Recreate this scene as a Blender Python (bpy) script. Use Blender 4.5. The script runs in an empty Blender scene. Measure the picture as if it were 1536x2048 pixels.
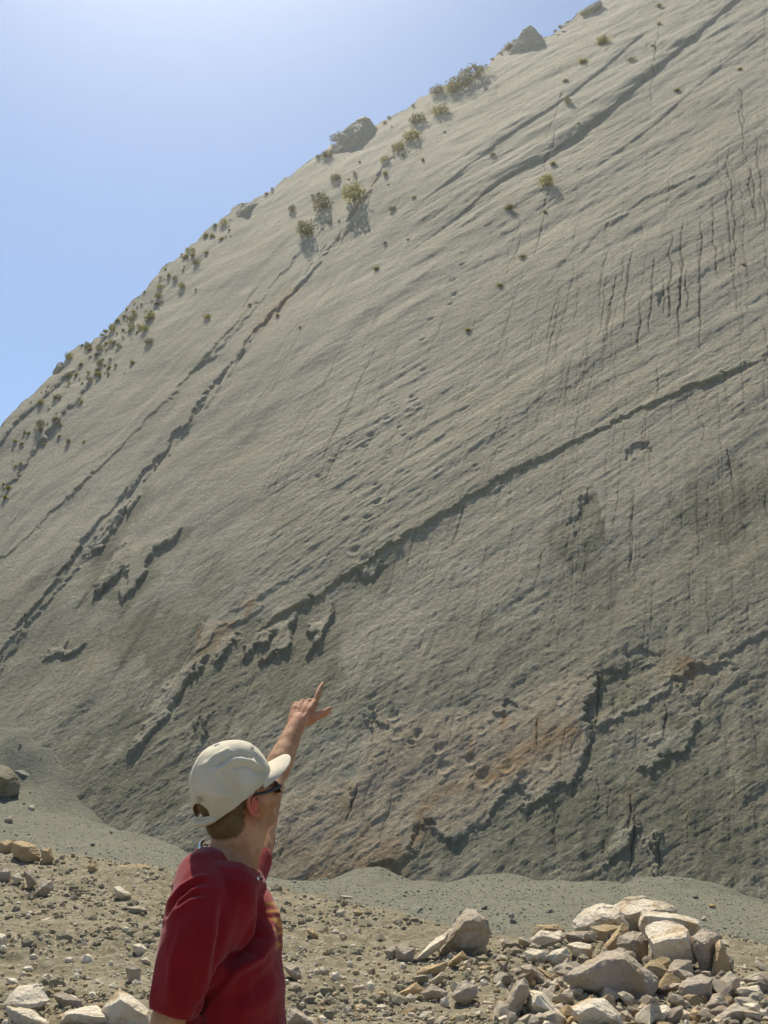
import bpy, bmesh, math, random
import numpy as np
from mathutils import Vector, Matrix
from mathutils.bvhtree import BVHTree
R = math.radians
random.seed(7)
C = bpy.context.scene.collection
scene = bpy.context.scene

# ------------------------------------------------------------------ camera, sky, sun, exposure
PITCH = 14.9; FPX = 2162.0; CAMZ = 1.63
SUN_EL = 57.0; SUN_AZ = -15.0           # azimuth measured from +Y towards +X
cam = bpy.data.cameras.new('camera'); cam.sensor_fit = 'VERTICAL'; cam.sensor_height = 36.0
cam.lens = 36.0 * FPX / 2048.0; cam.clip_start = 0.05; cam.clip_end = 2000
camo = bpy.data.objects.new('camera', cam); C.objects.link(camo)
camo.location = (0, 0, CAMZ); camo.rotation_euler = (R(90 + PITCH), 0, 0)
scene.camera = camo
world = bpy.data.worlds.new('World'); scene.world = world; world.use_nodes = True
wn = world.node_tree; wn.nodes.clear()
sky = wn.nodes.new('ShaderNodeTexSky'); sky.sky_type = 'NISHITA'; sky.sun_disc = False
sky.sun_elevation = R(SUN_EL); sky.sun_rotation = R(SUN_AZ)
sky.altitude = 2000; sky.air_density = 1.0; sky.dust_density = .8; sky.ozone_density = 1.0
bg = wn.nodes.new('ShaderNodeBackground'); bg.inputs[1].default_value = 0.115
wo = wn.nodes.new('ShaderNodeOutputWorld')
tint = wn.nodes.new('ShaderNodeMix'); tint.data_type = 'RGBA'; tint.blend_type = 'MULTIPLY'; tint.inputs[0].default_value = 1; tint.inputs[7].default_value = (.92, .975, 1.0, 1)
wn.links.new(sky.outputs[0], tint.inputs[6]); wn.links.new(tint.outputs[2], bg.inputs[0]); wn.links.new(bg.outputs[0], wo.inputs[0])
SUNV = Vector((math.sin(R(SUN_AZ)) * math.cos(R(SUN_EL)), math.cos(R(SUN_AZ)) * math.cos(R(SUN_EL)), math.sin(R(SUN_EL))))
sl = bpy.data.lights.new('sun', 'SUN'); sl.energy = 5.0; sl.angle = R(0.55); sl.color = (1.0, 0.945, 0.80)
so = bpy.data.objects.new('sun', sl); C.objects.link(so)
so.rotation_euler = SUNV.to_track_quat('Z', 'Y').to_euler(); so.location = (0, 0, 60)
scene.view_settings.view_transform = 'Standard'; scene.view_settings.look = 'None'
scene.view_settings.exposure = 0.42; scene.view_settings.gamma = 1.0
scene.view_settings.use_curve_mapping = False

HAZE_D = .0008; HAZE_G = .87; HAZE_X = 1000; HAZE_Y = 1000; HAZE_T = 92; HAZE_B = -70
# ------------------------------------------------------------------ measuring: photo pixel -> direction -> point in the place
cp, sp = math.cos(R(PITCH)), math.sin(R(PITCH))
def ray(x, y):
    x = np.asarray(x, float); y = np.asarray(y, float)
    X = x - 768; U = 1024 - y
    return np.stack([X + 0 * U, FPX * cp - U * sp + 0 * X, U * cp + FPX * sp + 0 * X], -1)
def project(P):
    P = np.asarray(P, float); d = P - np.array([0, 0, CAMZ])
    zc = d[..., 1] * cp + d[..., 2] * sp; yc = -d[..., 1] * sp + d[..., 2] * cp
    zc = np.where(np.abs(zc) < 1e-3, 1e-3, zc)
    return 768 + FPX * d[..., 0] / zc, 1024 - FPX * yc / zc
def at(x, y, Y):                         # the point seen at a pixel, Y metres ahead
    r = ray(x, y); return np.array([0, 0, CAMZ]) + r * (Y / r[..., 1])
# the bedding plane of the cliff: dips 50 degrees towards the viewer
wu = np.array([632., 1672., 2125.]); wu /= np.linalg.norm(wu)          # up the dip
ws = np.array([wu[1], -wu[0], 0]); ws /= np.linalg.norm(ws)            # along the strike, to the right
wnrm = np.cross(ws, wu)
wP0 = np.array([4.2, 20.5, 0.0]); CAMP = np.array([0, 0, CAMZ])
def on_wall(x, y):
    r = ray(x, y); k = ((wP0 - CAMP) @ wnrm) / (r @ wnrm)
    P = CAMP + r * k[..., None]; return P
def st_of(P): return (P - wP0) @ ws, (P - wP0) @ wu
def wall_z(x, y): return (wP0 @ wnrm - wnrm[0] * x - wnrm[1] * y) / wnrm[2]

# ------------------------------------------------------------------ noise
_rs = np.random.RandomState(11); _T = _rs.rand(256, 256).astype(np.float32)
_T3 = _rs.rand(64, 64, 64).astype(np.float32)
def vn(x, y, s=0):
    x = np.asarray(x, float) + s * 37.31; y = np.asarray(y, float) + s * 91.77
    xi = np.floor(x).astype(int); yi = np.floor(y).astype(int); fx = x - xi; fy = y - yi
    fx = fx * fx * fx * (fx * (fx * 6 - 15) + 10); fy = fy * fy * fy * (fy * (fy * 6 - 15) + 10)
    a = _T[xi & 255, yi & 255]; b = _T[(xi + 1) & 255, yi & 255]; c = _T[xi & 255, (yi + 1) & 255]; d = _T[(xi + 1) & 255, (yi + 1) & 255]
    return ((a * (1 - fx) + b * fx) * (1 - fy) + (c * (1 - fx) + d * fx) * fy) * 2 - 1
def fbm(x, y, o=4, s=0, g=0.5):
    r = 0; a = 1.0; n = 0
    for i in range(o):
        r = r + a * vn(x, y, s + i * 3.7); n += a; a *= g; x = x * 2.03; y = y * 2.03
    return r / n
def vn3(P, s=0):
    P = np.asarray(P, float) + s * 13.37; I = np.floor(P).astype(int); F = P - I; F = F * F * (3 - 2 * F); r = 0
    for dx in (0, 1):
        for dy in (0, 1):
            for dz in (0, 1):
                w = (F[:, 0] if dx else 1 - F[:, 0]) * (F[:, 1] if dy else 1 - F[:, 1]) * (F[:, 2] if dz else 1 - F[:, 2])
                r = r + w * _T3[(I[:, 0] + dx) & 63, (I[:, 1] + dy) & 63, (I[:, 2] + dz) & 63]
    return r * 2 - 1
def sstep(a, b, x):
    t = np.clip((x - a) / (b - a), 0, 1); return t * t * (3 - 2 * t)

# ------------------------------------------------------------------ object helpers
def tag(o, label=None, cat=None, group=None, kind=None):
    if label: o['label'] = label
    if cat: o['category'] = cat
    if group: o['group'] = group
    if kind: o['kind'] = kind
    return o
def link(name, me, mat=None, parent=None):
    o = bpy.data.objects.new(name, me); C.objects.link(o)
    if mat: me.materials.append(mat)
    if parent: o.parent = parent
    return o
def np_mesh(name, V, F, smooth=True):
    me = bpy.data.meshes.new(name); V = np.asarray(V, np.float32); F = np.asarray(F, np.int32); k = F.shape[1]
    me.vertices.add(len(V)); me.vertices.foreach_set('co', V.ravel())
    me.loops.add(F.size); me.loops.foreach_set('vertex_index', F.ravel())
    me.polygons.add(len(F)); me.polygons.foreach_set('loop_start', np.arange(0, F.size, k, dtype=np.int32))
    me.polygons.foreach_set('loop_total', np.full(len(F), k, np.int32))
    me.polygons.foreach_set('use_smooth', np.full(len(F), smooth, bool))
    me.update(calc_edges=True); return me
def attr(me, name, v):
    a = me.attributes.new(name, 'FLOAT', 'POINT'); a.data.foreach_set('value', np.asarray(v, np.float32).ravel())
def empty(name, loc):
    o = bpy.data.objects.new(name, None); C.objects.link(o); o.location = loc; o.empty_display_size = .2; return o
def grid_faces(nr, nc):
    i = np.arange(nr - 1)[:, None] * nc + np.arange(nc - 1)[None, :]
    return np.stack([i, i + 1, i + nc + 1, i + nc], -1).reshape(-1, 4)

# ------------------------------------------------------------------ materials
class NT:
    def __init__(s, name, rough=0.9, spec=0.25):
        s.m = bpy.data.materials.new(name); s.m.use_nodes = True; s.t = s.m.node_tree; s.b = s.t.nodes['Principled BSDF']
        s.b.inputs['Roughness'].default_value = rough; s.b.inputs['Specular IOR Level'].default_value = spec
    def n(s, ty, **k):
        x = s.t.nodes.new(ty)
        for a, v in k.items(): setattr(x, a, v)
        return x
    def l(s, a, b): s.t.links.new(a, b)
    def attr(s, name): return s.n('ShaderNodeAttribute', attribute_name=name).outputs['Fac']
    def co(s, kind='Object'): return s.n('ShaderNodeTexCoord').outputs[kind]
    def mapv(s, v, scale=(1, 1, 1), rot=(0, 0, 0)):
        m = s.n('ShaderNodeMapping'); s.l(v, m.inputs[0]); m.inputs['Scale'].default_value = scale; m.inputs['Rotation'].default_value = rot
        return m.outputs[0]
    def noise(s, v, scale, det=4, rough=.55, dist=0):
        x = s.n('ShaderNodeTexNoise'); s.l(v, x.inputs['Vector']); x.inputs['Scale'].default_value = scale
        x.inputs['Detail'].default_value = det; x.inputs['Roughness'].default_value = rough; x.inputs['Distortion'].default_value = dist
        return x.outputs['Fac']
    def ramp(s, f, a, b, lo=0., hi=1.):
        x = s.n('ShaderNodeMapRange', interpolation_type='SMOOTHSTEP'); s.l(f, x.inputs[0])
        for i, v in zip((1, 2, 3, 4), (a, b, lo, hi)): x.inputs[i].default_value = v
        return x.outputs[0]
    def math(s, op, a, b=None):
        x = s.n('ShaderNodeMath', operation=op)
        for i, v in enumerate((a, b)):
            if v is None: continue
            if isinstance(v, (int, float)): x.inputs[i].default_value = v
            else: s.l(v, x.inputs[i])
        return x.outputs[0]
    def mix(s, f, a, b, mode='MIX'):
        x = s.n('ShaderNodeMix', data_type='RGBA', blend_type=mode)
        for i, v in ((0, f), (6, a), (7, b)):
            if isinstance(v, (int, float)): x.inputs[i].default_value = v
            elif isinstance(v, tuple): x.inputs[i].default_value = (*v, 1)
            else: s.l(v, x.inputs[i])
        return x.outputs[2]
    def bump(s, h, dist, strength=1.0, prev=None):
        x = s.n('ShaderNodeBump'); s.l(h, x.inputs['Height']); x.inputs['Distance'].default_value = dist; x.inputs['Strength'].default_value = strength
        if prev: s.l(prev, x.inputs['Normal'])
        return x.outputs[0]
    def done(s, col, nor=None):
        if isinstance(col, tuple): s.b.inputs['Base Color'].default_value = (*col, 1)
        else: s.l(col, s.b.inputs['Base Color'])
        if nor: s.l(nor, s.b.inputs['Normal'])
        return s.m

def cliff_mat():
    m = NT('limestone_bedding_plane', .92, .2); v = m.co()
    uv = m.n('ShaderNodeUVMap', uv_map='bed').outputs[0]
    big = m.noise(uv, .12, 5, .6); mid = m.noise(uv, .9, 5, .6); fine = m.noise(uv, 9, 5, .65)
    st = m.noise(m.mapv(uv, (.5, 3.2, 1), (0, 0, R(-52))), 1.2, 6, .6)       # along the ripples
    dn = m.noise(m.mapv(uv, (3.5, .22, 1), (0, 0, R(4))), 1.0, 6, .65)       # run-off streaks down the dip
    base = m.mix(m.ramp(big, .35, .65), (.42, .368, .262), (.50, .438, .322))
    base = m.mix(m.math('MULTIPLY', m.ramp(st, .48, .64), .6), base, (.56, .515, .385))
    base = m.mix(m.math('MULTIPLY', m.ramp(dn, .5, .7), .45), base, (.30, .28, .21))
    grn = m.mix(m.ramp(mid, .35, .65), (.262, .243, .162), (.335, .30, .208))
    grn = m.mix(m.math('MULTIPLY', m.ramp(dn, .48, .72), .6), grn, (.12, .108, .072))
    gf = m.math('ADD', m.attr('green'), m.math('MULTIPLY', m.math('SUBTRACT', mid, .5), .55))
    col = m.mix(m.ramp(gf, .25, .85), base, grn)  # green also carries shade painted around and below the slabs
    col = m.mix(m.math('MULTIPLY', m.attr('pale'), m.ramp(fine, .3, .55)), col, (.50, .45, .335))  # sunlit look of plates and lips, put into the colour
    tan = m.mix(m.ramp(mid, .35, .7), (.49, .40, .285), (.43, .35, .24))
    col = m.mix(m.math('MULTIPLY', m.attr('tan'), .95), col, tan)
    rf = m.math('MULTIPLY', m.math('MULTIPLY', m.attr('rust'), .75), m.ramp(m.noise(uv, 5, 5, .7), .32, .55))
    col = m.mix(rf, col, (.37, .20, .07))
    col = m.mix(m.math('MULTIPLY', m.attr('ochre'), .6), col, (.36, .29, .12))
    col = m.mix(m.attr('crack'), col, (.07, .055, .035))
    col = m.mix(m.ramp(fine, .32, .66, 0, .7), col, m.mix(1.0, col, (.6, .6, .58), 'MULTIPLY'))
    b = m.bump(m.noise(v, 7, 6, .7), .075, 1.0); b = m.bump(m.noise(v, 24, 5, .8), .04, 1.0, b)
    return m.done(col, b)
def ground_mat():
    m = NT('soil_and_gravel', .95, .15); v = m.co()
    a = m.noise(v, .8, 5, .6); b = m.noise(v, 7, 5, .65); c = m.noise(v, 38, 4, .7)
    soil = m.mix(m.ramp(a, .35, .65), (.17, .142, .086), (.23, .195, .128))
    soil = m.mix(m.ramp(b, .42, .68), soil, (.31, .27, .19))
    gr = m.mix(m.ramp(b, .35, .65), (.15, .145, .108), (.19, .182, .138))
    gr = m.mix(m.ramp(c, .55, .72), gr, (.26, .255, .20))
    gf = m.math('ADD', m.attr('gravel'), m.math('MULTIPLY', m.math('SUBTRACT', b, .5), .5))
    col = m.mix(m.ramp(gf, .3, .7), soil, gr)
    col = m.mix(m.ramp(c, .3, .6, .4, 0), col, m.mix(1.0, col, (.55, .52, .48), 'MULTIPLY'))
    bm_ = m.bump(b, .06, .7); bm_ = m.bump(c, .02, .9, bm_)
    return m.done(col, bm_)
def rock_mat(name, c1, c2, stain):
    m = NT(name, .88, .25); v = m.co()
    rnd = m.n('ShaderNodeObjectInfo').outputs['Random']
    va = m.n('ShaderNodeVectorMath', operation='ADD'); m.l(v, va.inputs[0]); m.l(rnd, va.inputs[1])
    sc = m.n('ShaderNodeVectorMath', operation='SCALE'); m.l(rnd, sc.inputs[0]); 
    a = m.noise(va.outputs[0], 3.0, 5, .6); b = m.noise(va.outputs[0], 14, 5, .65); c = m.noise(v, 60, 4, .7)
    col = m.mix(m.ramp(a, .38, .62), c1, c2)
    col = m.mix(m.math('MULTIPLY', m.ramp(m.noise(va.outputs[0], 4.3, 4, .6), .52, .66), .75), col, stain)
    col = m.mix(m.ramp(b, .45, .75, 0, .5), col, m.mix(1.0, col, (.66, .62, .55), 'MULTIPLY'))
    col = m.mix(m.ramp(rnd, 0, 1, 0, .35), col, m.mix(1.0, col, (.72, .72, .74), 'MULTIPLY'))
    bm_ = m.bump(b, .03, .7); bm_ = m.bump(c, .006, .8, bm_)
    return m.done(col, bm_)
def leaf_mat(name, c1, c2):
    m = NT(name, .8, .2); rnd = m.n('ShaderNodeObjectInfo').outputs['Random']; v = m.co()
    col = m.mix(m.noise(v, 6, 3), c1, c2); col = m.mix(m.math('MULTIPLY', rnd, .4), col, (.20, .17, .07))
    m.l(col, m.b.inputs['Base Color'])
    tr = m.n('ShaderNodeBsdfTranslucent'); m.l(col, tr.inputs[0]); mx = m.n('ShaderNodeMixShader'); mx.inputs[0].default_value = .35
    m.l(m.b.outputs[0], mx.inputs[1]); m.l(tr.outputs[0], mx.inputs[2]); m.l(mx.outputs[0], m.t.nodes['Material Output'].inputs[0])
    return m.m
M = {}
M['cliff'] = cliff_mat(); M['ground'] = ground_mat()
M['cream'] = rock_mat('cream_limestone', (.70, .60, .455), (.58, .48, .345), (.44, .28, .12))
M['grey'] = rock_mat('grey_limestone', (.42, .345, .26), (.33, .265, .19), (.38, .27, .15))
M['ochre'] = rock_mat('ochre_limestone', (.47, .33, .17), (.40, .29, .16), (.52, .41, .27))
M['clod'] = rock_mat('dry_soil_clod', (.225, .19, .12), (.28, .24, .16), (.185, .155, .095))
M['shale'] = rock_mat('green_grey_shale', (.27, .27, .20), (.32, .315, .24), (.22, .215, .15))
M['cliffrock'] = rock_mat('crest_rock', (.44, .40, .30), (.36, .325, .24), (.30, .25, .16))
M['green'] = leaf_mat('yellow_green_leaves', (.30, .30, .09), (.38, .35, .13))
M['dark'] = leaf_mat('grey_green_leaves', (.19, .19, .10), (.26, .245, .14))
M['dry'] = leaf_mat('dry_straw', (.38, .32, .17), (.30, .24, .12))

# ================================================================== THE CLIFF
CREST = [(-1500, 2050), (-900, 1640), (-500, 1290), (-200, 1040), (0, 872), (60, 800), (118, 742), (140, 700), (200, 668), (235, 632), (262, 605), (300, 566), (330, 530), (372, 497), (400, 468), (440, 440), (475, 413), (520, 396), (560, 368), (610, 332), (665, 293), (700, 278), (745, 262), (780, 236), (830, 205), (880, 176), (930, 160), (965, 138), (1000, 104), (1030, 86), (1085, 72), (1110, 58), (1160, 22), (1200, 0), (1270, -45), (1400, -110), (1536, -165), (1700, -215), (1900, -215), (2600, -160), (4200, 200)]
CONTACT = [(-1500, 1500), (-400, 1420), (-120, 1425), (0, 1450), (50, 1478), (95, 1505), (125, 1530), (140, 1575), (165, 1610), (200, 1640), (290, 1672), (400, 1705), (520, 1738), (640, 1762), (700, 1757), (760, 1738), (800, 1742), (850, 1768), (905, 1765), (960, 1752), (1040, 1752), (1100, 1745), (1180, 1762), (1230, 1752), (1300, 1762), (1380, 1765), (1440, 1778), (1536, 1790), (2000, 1795), (4200, 1800)]
def interp(pl, x): return np.interp(x, [p[0] for p in pl], [p[1] for p in pl])
def cell_step(x): return _T[np.floor(x / 11.).astype(int) & 255, 3] * 2 - 1
NC, NR = 1010, 1010
xs = np.concatenate([np.linspace(-1500, -60, 50)[:-1], np.linspace(-60, 1596, NC - 110), np.linspace(1596, 4200, 62)[1:]])
NC = len(xs)
top = interp(CREST, xs) + 6 * fbm(xs / 18., xs * 0, 4, 5) * (xs > -300) + 2.5 * vn(xs / 5., xs * 0, 9) + 2.2 * cell_step(xs)
bot = np.maximum(interp(CONTACT, xs) + 75, 1780.)
bot = np.where(xs < -300, np.maximum(bot, top + 40), bot)
v = np.linspace(0, 1, NR)[:, None]
PX = np.broadcast_to(xs[None, :], (NR, NC)).copy(); PY = bot[None, :] * (1 - v) + top[None, :] * v
P = on_wall(PX, PY); S, Tt = st_of(P)
S = S.ravel(); Tt = Tt.ravel(); PXf = PX.ravel(); PYf = PY.ravel(); P = P.reshape(-1, 3)
dist = np.linalg.norm(P - CAMP, axis=1)
cell = dist / 1081.0 * 1.1                                   # ground size of a vertex step
def w_st(pts): return np.stack(st_of(on_wall(*np.array(pts, float).T)), -1)
# ragged edges: positions are wobbled before measuring distances
wob = np.clip(dist / 30, .6, 2.5)
def cellv(x, y, s=0): return _T[(np.floor(x).astype(int) + s * 7) & 255, (np.floor(y).astype(int) + s * 13) & 255] * 2. - 1
cw = np.clip(dist / 30, .7, 2.2); ca_, sa_ = math.cos(R(12)), math.sin(R(12)); cS = (S * ca_ + Tt * sa_) / cw + .25 * vn(S * 1.5, Tt * 1.5, 30); cT = (-S * sa_ + Tt * ca_) / cw + .25 * vn(S * 1.5, Tt * 1.5, 31)
Sw = S + cw * (.10 * cellv(cS * 2.1, cT * 1.3, 1) + .05 * cellv(cS * 5.3, cT * 3.7, 2)) + .09 * wob * fbm(S * 1.7 / wob, Tt * 1.7 / wob, 3, 21) + .05 * vn(S * 9 / wob, Tt * 9 / wob, 4)
Tw = Tt + cw * (.10 * cellv(cS * 2.1, cT * 1.3, 3) + .05 * cellv(cS * 5.3, cT * 3.7, 4)) + .09 * wob * fbm(S * 1.7 / wob, Tt * 1.7 / wob, 3, 22) + .05 * vn(S * 9 / wob, Tt * 9 / wob, 5)
H = np.zeros(len(S)); A = {k: np.zeros(len(S)) for k in ('green', 'tan', 'rust', 'ochre', 'crack', 'pale')}
def seg_d(a, b, X, Y):
    d = b - a; L2 = d @ d + 1e-9; k = np.clip(((X - a[0]) * d[0] + (Y - a[1]) * d[1]) / L2, 0, 1)
    ex = X - a[0] - k * d[0]; ey = Y - a[1] - k * d[1]
    return np.hypot(ex, ey), k, d[0] * ey - d[1] * ex
def box(pts, m): 
    q = np.array(pts, float)
    return np.where((PXf > q[:, 0].min() - m) & (PXf < q[:, 0].max() + m) & (PYf > q[:, 1].min() - m) & (PYf < q[:, 1].max() + m))[0]
def line_d(pts, idx, wobble=True):
    q = w_st(pts); X, Y = (Sw[idx], Tw[idx]) if wobble else (S[idx], Tt[idx])
    best = np.full(len(idx), 1e9); side = np.zeros(len(idx)); par = np.zeros(len(idx)); Ls = np.r_[0, np.cumsum(np.linalg.norm(np.diff(q, axis=0), axis=1))]
    for i in range(len(q) - 1):
        d, k, cr = seg_d(q[i], q[i + 1], X, Y); m = d < best
        best[m] = d[m]; side[m] = -np.sign(cr[m]); par[m] = (Ls[i] + k[m] * (Ls[i + 1] - Ls[i])) / Ls[-1]
    return best, side, par, Ls[-1]
def ledge(pts, h, W, e=.06, ochre=0, f0=.06, f1=.06, m=140, wob=True, pale=0):        # bed above stands proud and drops at the line
    idx = box(pts, m); d, sd, par, L = line_d(pts, idx, wob); x = d * sd
    fade = sstep(0, f0, par) * (1 - sstep(1 - f1, 1, par)); fade = fade * (.75 + .25 * vn(par * L * .6, par * 0, len(pts)))
    end = (par > .0005) & (par < .9995)
    prof = np.where(x > 0, np.exp(-np.maximum(x, 0) / W), 0) * sstep(-e, e, x) + np.where(x <= 0, 0, 0)
    H[idx] += .45 * h * fade * prof * end
    if pale: A['pale'][idx] = np.maximum(A['pale'][idx], pale * fade * end * sstep(.16, .02, np.abs(x - .06)))  # brightness of the sun-facing lip, put into the colour
    if ochre: A['ochre'][idx] = np.maximum(A['ochre'][idx], ochre * fade * end * sstep(.22, .02, np.abs(x + .05)))
def groove(pts, h, w, W2=None, m=80):                                 # a soft trough or swell following a line
    idx = box(pts, m); d, sd, par, L = line_d(pts, idx, False); fade = sstep(0, .12, par) * (1 - sstep(.88, 1, par))
    H[idx] += .5 * h * fade * np.exp(-(d / w) ** 2)
def stain(name, pts, w, a=1., m=60):
    idx = box(pts, m); d, sd, par, L = line_d(pts, idx, False); d = d + .03 * vn(S[idx] * 6, Tt[idx] * 2, 8); w = w * 1.5
    A[name][idx] = np.maximum(A[name][idx], a * np.exp(-(d / w) ** 2) * sstep(0, .06, par) * (1 - .6 * sstep(.8, 1, par)))
def poly_sd(pts, idx):
    q = w_st(pts); X, Y = Sw[idx], Tw[idx]; best = np.full(len(idx), 1e9); ins = np.zeros(len(idx), bool); lit = np.zeros(len(idx))
    area = 0.5 * sum(q[i][0] * q[(i + 1) % len(q)][1] - q[(i + 1) % len(q)][0] * q[i][1] for i in range(len(q)))
    for i in range(len(q)):
        a, b = q[i], q[(i + 1) % len(q)]; d, k, cr = seg_d(a, b, X, Y); m = d < best
        e = b - a; nrm = np.array([e[1], -e[0]]) / (np.linalg.norm(e) + 1e-9) * np.sign(area)    # outward
        best[m] = d[m]; lit[m] = nrm @ np.array([-.32, .93])                                      # >0: the edge faces the sun
        c = ((a[1] > Y) != (b[1] > Y)); xin = a[0] + (Y - a[1]) / (b[1] - a[1] + 1e-12) * e[0]; ins ^= c & (X < xin)
    return np.where(ins, best, -best), lit
slab_id = np.zeros(len(S), int)
def slab(pts, h, sid=0, soft=.9, e=.035, tan=0, green=0, off=(0, 0), k=1, m=70):
    pts = [(off[0] + x / k, off[1] + y / k) for x, y in pts]
    idx = box(pts, m); sd, lit = poly_sd(pts, idx)
    w = e + soft * sstep(-.1, .55, lit if h > 0 else -lit)
    H[idx] += .36 * h * sstep(-e, w, sd)
    if tan: A['tan'][idx] = np.maximum(A['tan'][idx], tan * sstep(-.05, .25, sd))
    if green: A['green'][idx] = np.maximum(A['green'][idx], green * sstep(-.05, .3, sd))
    if h > .1: A['pale'][idx] = np.maximum(A['pale'][idx], .6 * sstep(.0, .10, sd)); A['green'][idx] = np.maximum(A['green'][idx], .7 * sstep(-1.3, -.2, sd) * (sd < 0) * sstep(.3, -.3, lit))  # paints lit brightness on plates and shade beside their sunless edges
    if sid: slab_id[idx[sd > -e * 1.6]] = sid
# --- relief of the whole bed: swells, ripples along the plunge, run-off flutes
def rip(ang, wl, st_, seed, o=4):
    c, s_ = math.cos(R(ang)), math.sin(R(ang)); a = S * c + Tt * s_; b = -S * s_ + Tt * c
    return fbm(a / (wl * st_), b / wl, o, seed)
lo = sstep(14, 4, Tt); hi = sstep(20, 40, Tt); left = sstep(-9, -16, S)
mids = np.clip(1 - lo - hi, 0, 1)
rough = (.55 + .45 * sstep(-.3, .4, fbm(S / 6, Tt / 6, 3, 40))) * (1 - .75 * left)
wl = .42
wl = .26; r = lo * rip(40, wl, 6, 50) + mids * rip(50, wl * 1.1, 7, 51) + hi * rip(60, wl * 1.9, 7, 52)
H += .030 * rough * r * (1 + .8 * hi) * (1 - .62 * lo)
r2 = lo * rip(40, .10, 4, 55, 3) + mids * rip(50, .13, 4, 56, 3) + hi * rip(60, .3, 4, 57, 3)
H += .026 * rough * (1 - .45 * lo) * r2 * np.clip(.5 / (cell / .05), .4, 1.3)
H += .09 * rip(55, 3.2, 4, 58, 3) + .25 * fbm(S / 14, Tt / 14, 3, 59) * sstep(0, 8, Tt)
H += .07 * left * rip(84, 1.1, 7, 60, 3)
H += .004 * fbm(S * 7, Tt * 7, 3, 61) * np.clip(.06 / cell, 0, 1) * (1 + .6 * lo)
def terr(a_, b_, seed, n_, o=6):                                       # thin flaking laminae: flat treads with sharp jagged edges
    t_ = fbm(a_, b_, o, seed, .62) * n_; f_ = np.floor(t_); return (f_ + sstep(0, .13, t_ - f_)) / n_
c5, s5 = math.cos(R(48)), math.sin(R(48)); ra, rb = S * c5 + Tt * s5, -S * s5 + Tt * c5
H += (.050 * lo + .045 * mids + .08 * hi) * (1 - .5 * left) * terr(ra / 3.4, rb / 1.1, 150, 8, 5)
H += .040 * lo * (1 - .7 * A['tan']) * sstep(-.2, .3, fbm(S / 3, Tt / 3, 2, 160)) * terr(S / .9, Tt / 2.2, 151, 7)
pock = fbm(S * 2.2, Tt * 2.2, 3, 62); H -= .007 * rough * sstep(.25, .55, pock)
H += .035 * (1 - left * .6) * lo * fbm(S * 3.2, Tt * .9, 4, 64)                # flutes near the foot
# --- ledges
ledge([(1700, 625), (1536, 710), (1450, 752), (1300, 815), (1170, 880), (1000, 965), (900, 1030), (780, 1102), (700, 1152), (640, 1188), (560, 1228), (480, 1275)], .19, 2.2, .05, ochre=.8, f0=.01, pale=.8)
ledge([(1700, 300), (1536, 455), (1440, 520), (1350, 600), (1270, 665), (1205, 715), (1150, 765), (1080, 805), (990, 880), (900, 950), (800, 1010), (720, 1078), (640, 1130), (560, 1170), (480, 1240), (400, 1330), (330, 1420), (250, 1500)], .05, .8, .1, f0=.01, pale=.7)
ledge([(1700, 1190), (1536, 1268), (1430, 1325), (1390, 1342), (1350, 1365), (1290, 1410), (1230, 1445), (1170, 1465)], .12, .4, .03, f0=.01, pale=1)
ledge([(1700, -190), (1536, -60), (1400, 65), (1330, 125), (1240, 200), (1150, 272), (1085, 318), (1000, 365), (930, 425), (850, 480), (760, 555), (650, 630)], .75, 6, .9, f0=.01, f1=.35, m=260, wob=False)
ledge([(1300, 60), (1200, 150), (1110, 215), (1000, 290), (900, 372), (800, 440), (700, 520)], .42, 4, .8, f1=.4, m=200, wob=False)
ledge([(1560, 40), (1420, 150), (1290, 260), (1180, 345)], .25, 2.5, .6, m=160, wob=False)
ledge([(1420, 345), (1300, 400), (1200, 470), (1100, 560), (1020, 640)], .14, 2.0, .25, f1=.4)
ledge([(820, 270), (785, 320), (750, 370), (700, 450), (660, 500), (610, 560), (560, 605), (500, 672), (470, 720), (430, 765), (380, 840), (300, 930), (240, 1000), (150, 1110), (80, 1200), (0, 1310), (-200, 1600)], .20, 3.5, .04, f0=.05, f1=.02, m=90)
ledge([(640, 430), (600, 500), (520, 600), (450, 690), (390, 750)], .15, 2.5, .1, m=70)
ledge([(520, 560), (480, 640), (400, 730), (330, 810), (255, 893), (150, 985), (60, 1065), (-60, 1160)], .12, 3, .07, ochre=.5, m=70)
ledge([(270, 1000), (200, 1080), (130, 1160), (60, 1240), (-40, 1390)], .14, 1., .08, m=60)
ledge([(190, 760), (120, 850), (60, 920), (-60, 1080)], .35, 1.5, .2, m=60)
ledge([(150, 740), (90, 800), (30, 865), (-60, 960)], .35, 1., .2, m=60)
for q, h, w in (([(1536, 600), (1400, 665), (1250, 740), (1100, 830)], .07, .3), ([(1480, 480), (1300, 600), (1200, 680)], .06, .3), ([(900, 560), (780, 640), (640, 760)], .07, .5),
                ([(760, 600), (620, 720), (480, 860)], .08, .6), ([(1100, 900), (950, 990), (820, 1075)], .05, .3)):
    groove(q, h, w)
# notches across the left step
for i in range(26):
    k = i / 25; x0, y0 = np.interp(k, [0, .3, .6, 1], [735, 520, 400, 130]), np.interp(k, [0, .3, .6, 1], [395, 645, 810, 1135])
    j = random.uniform(-5, 5); L = random.uniform(18, 42)
    groove([(x0 + 8 + j, y0 + j), (x0 + j - L * .25, y0 + L * .9 + j)], random.choice((-.12, .08)), .08, m=20)
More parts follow.
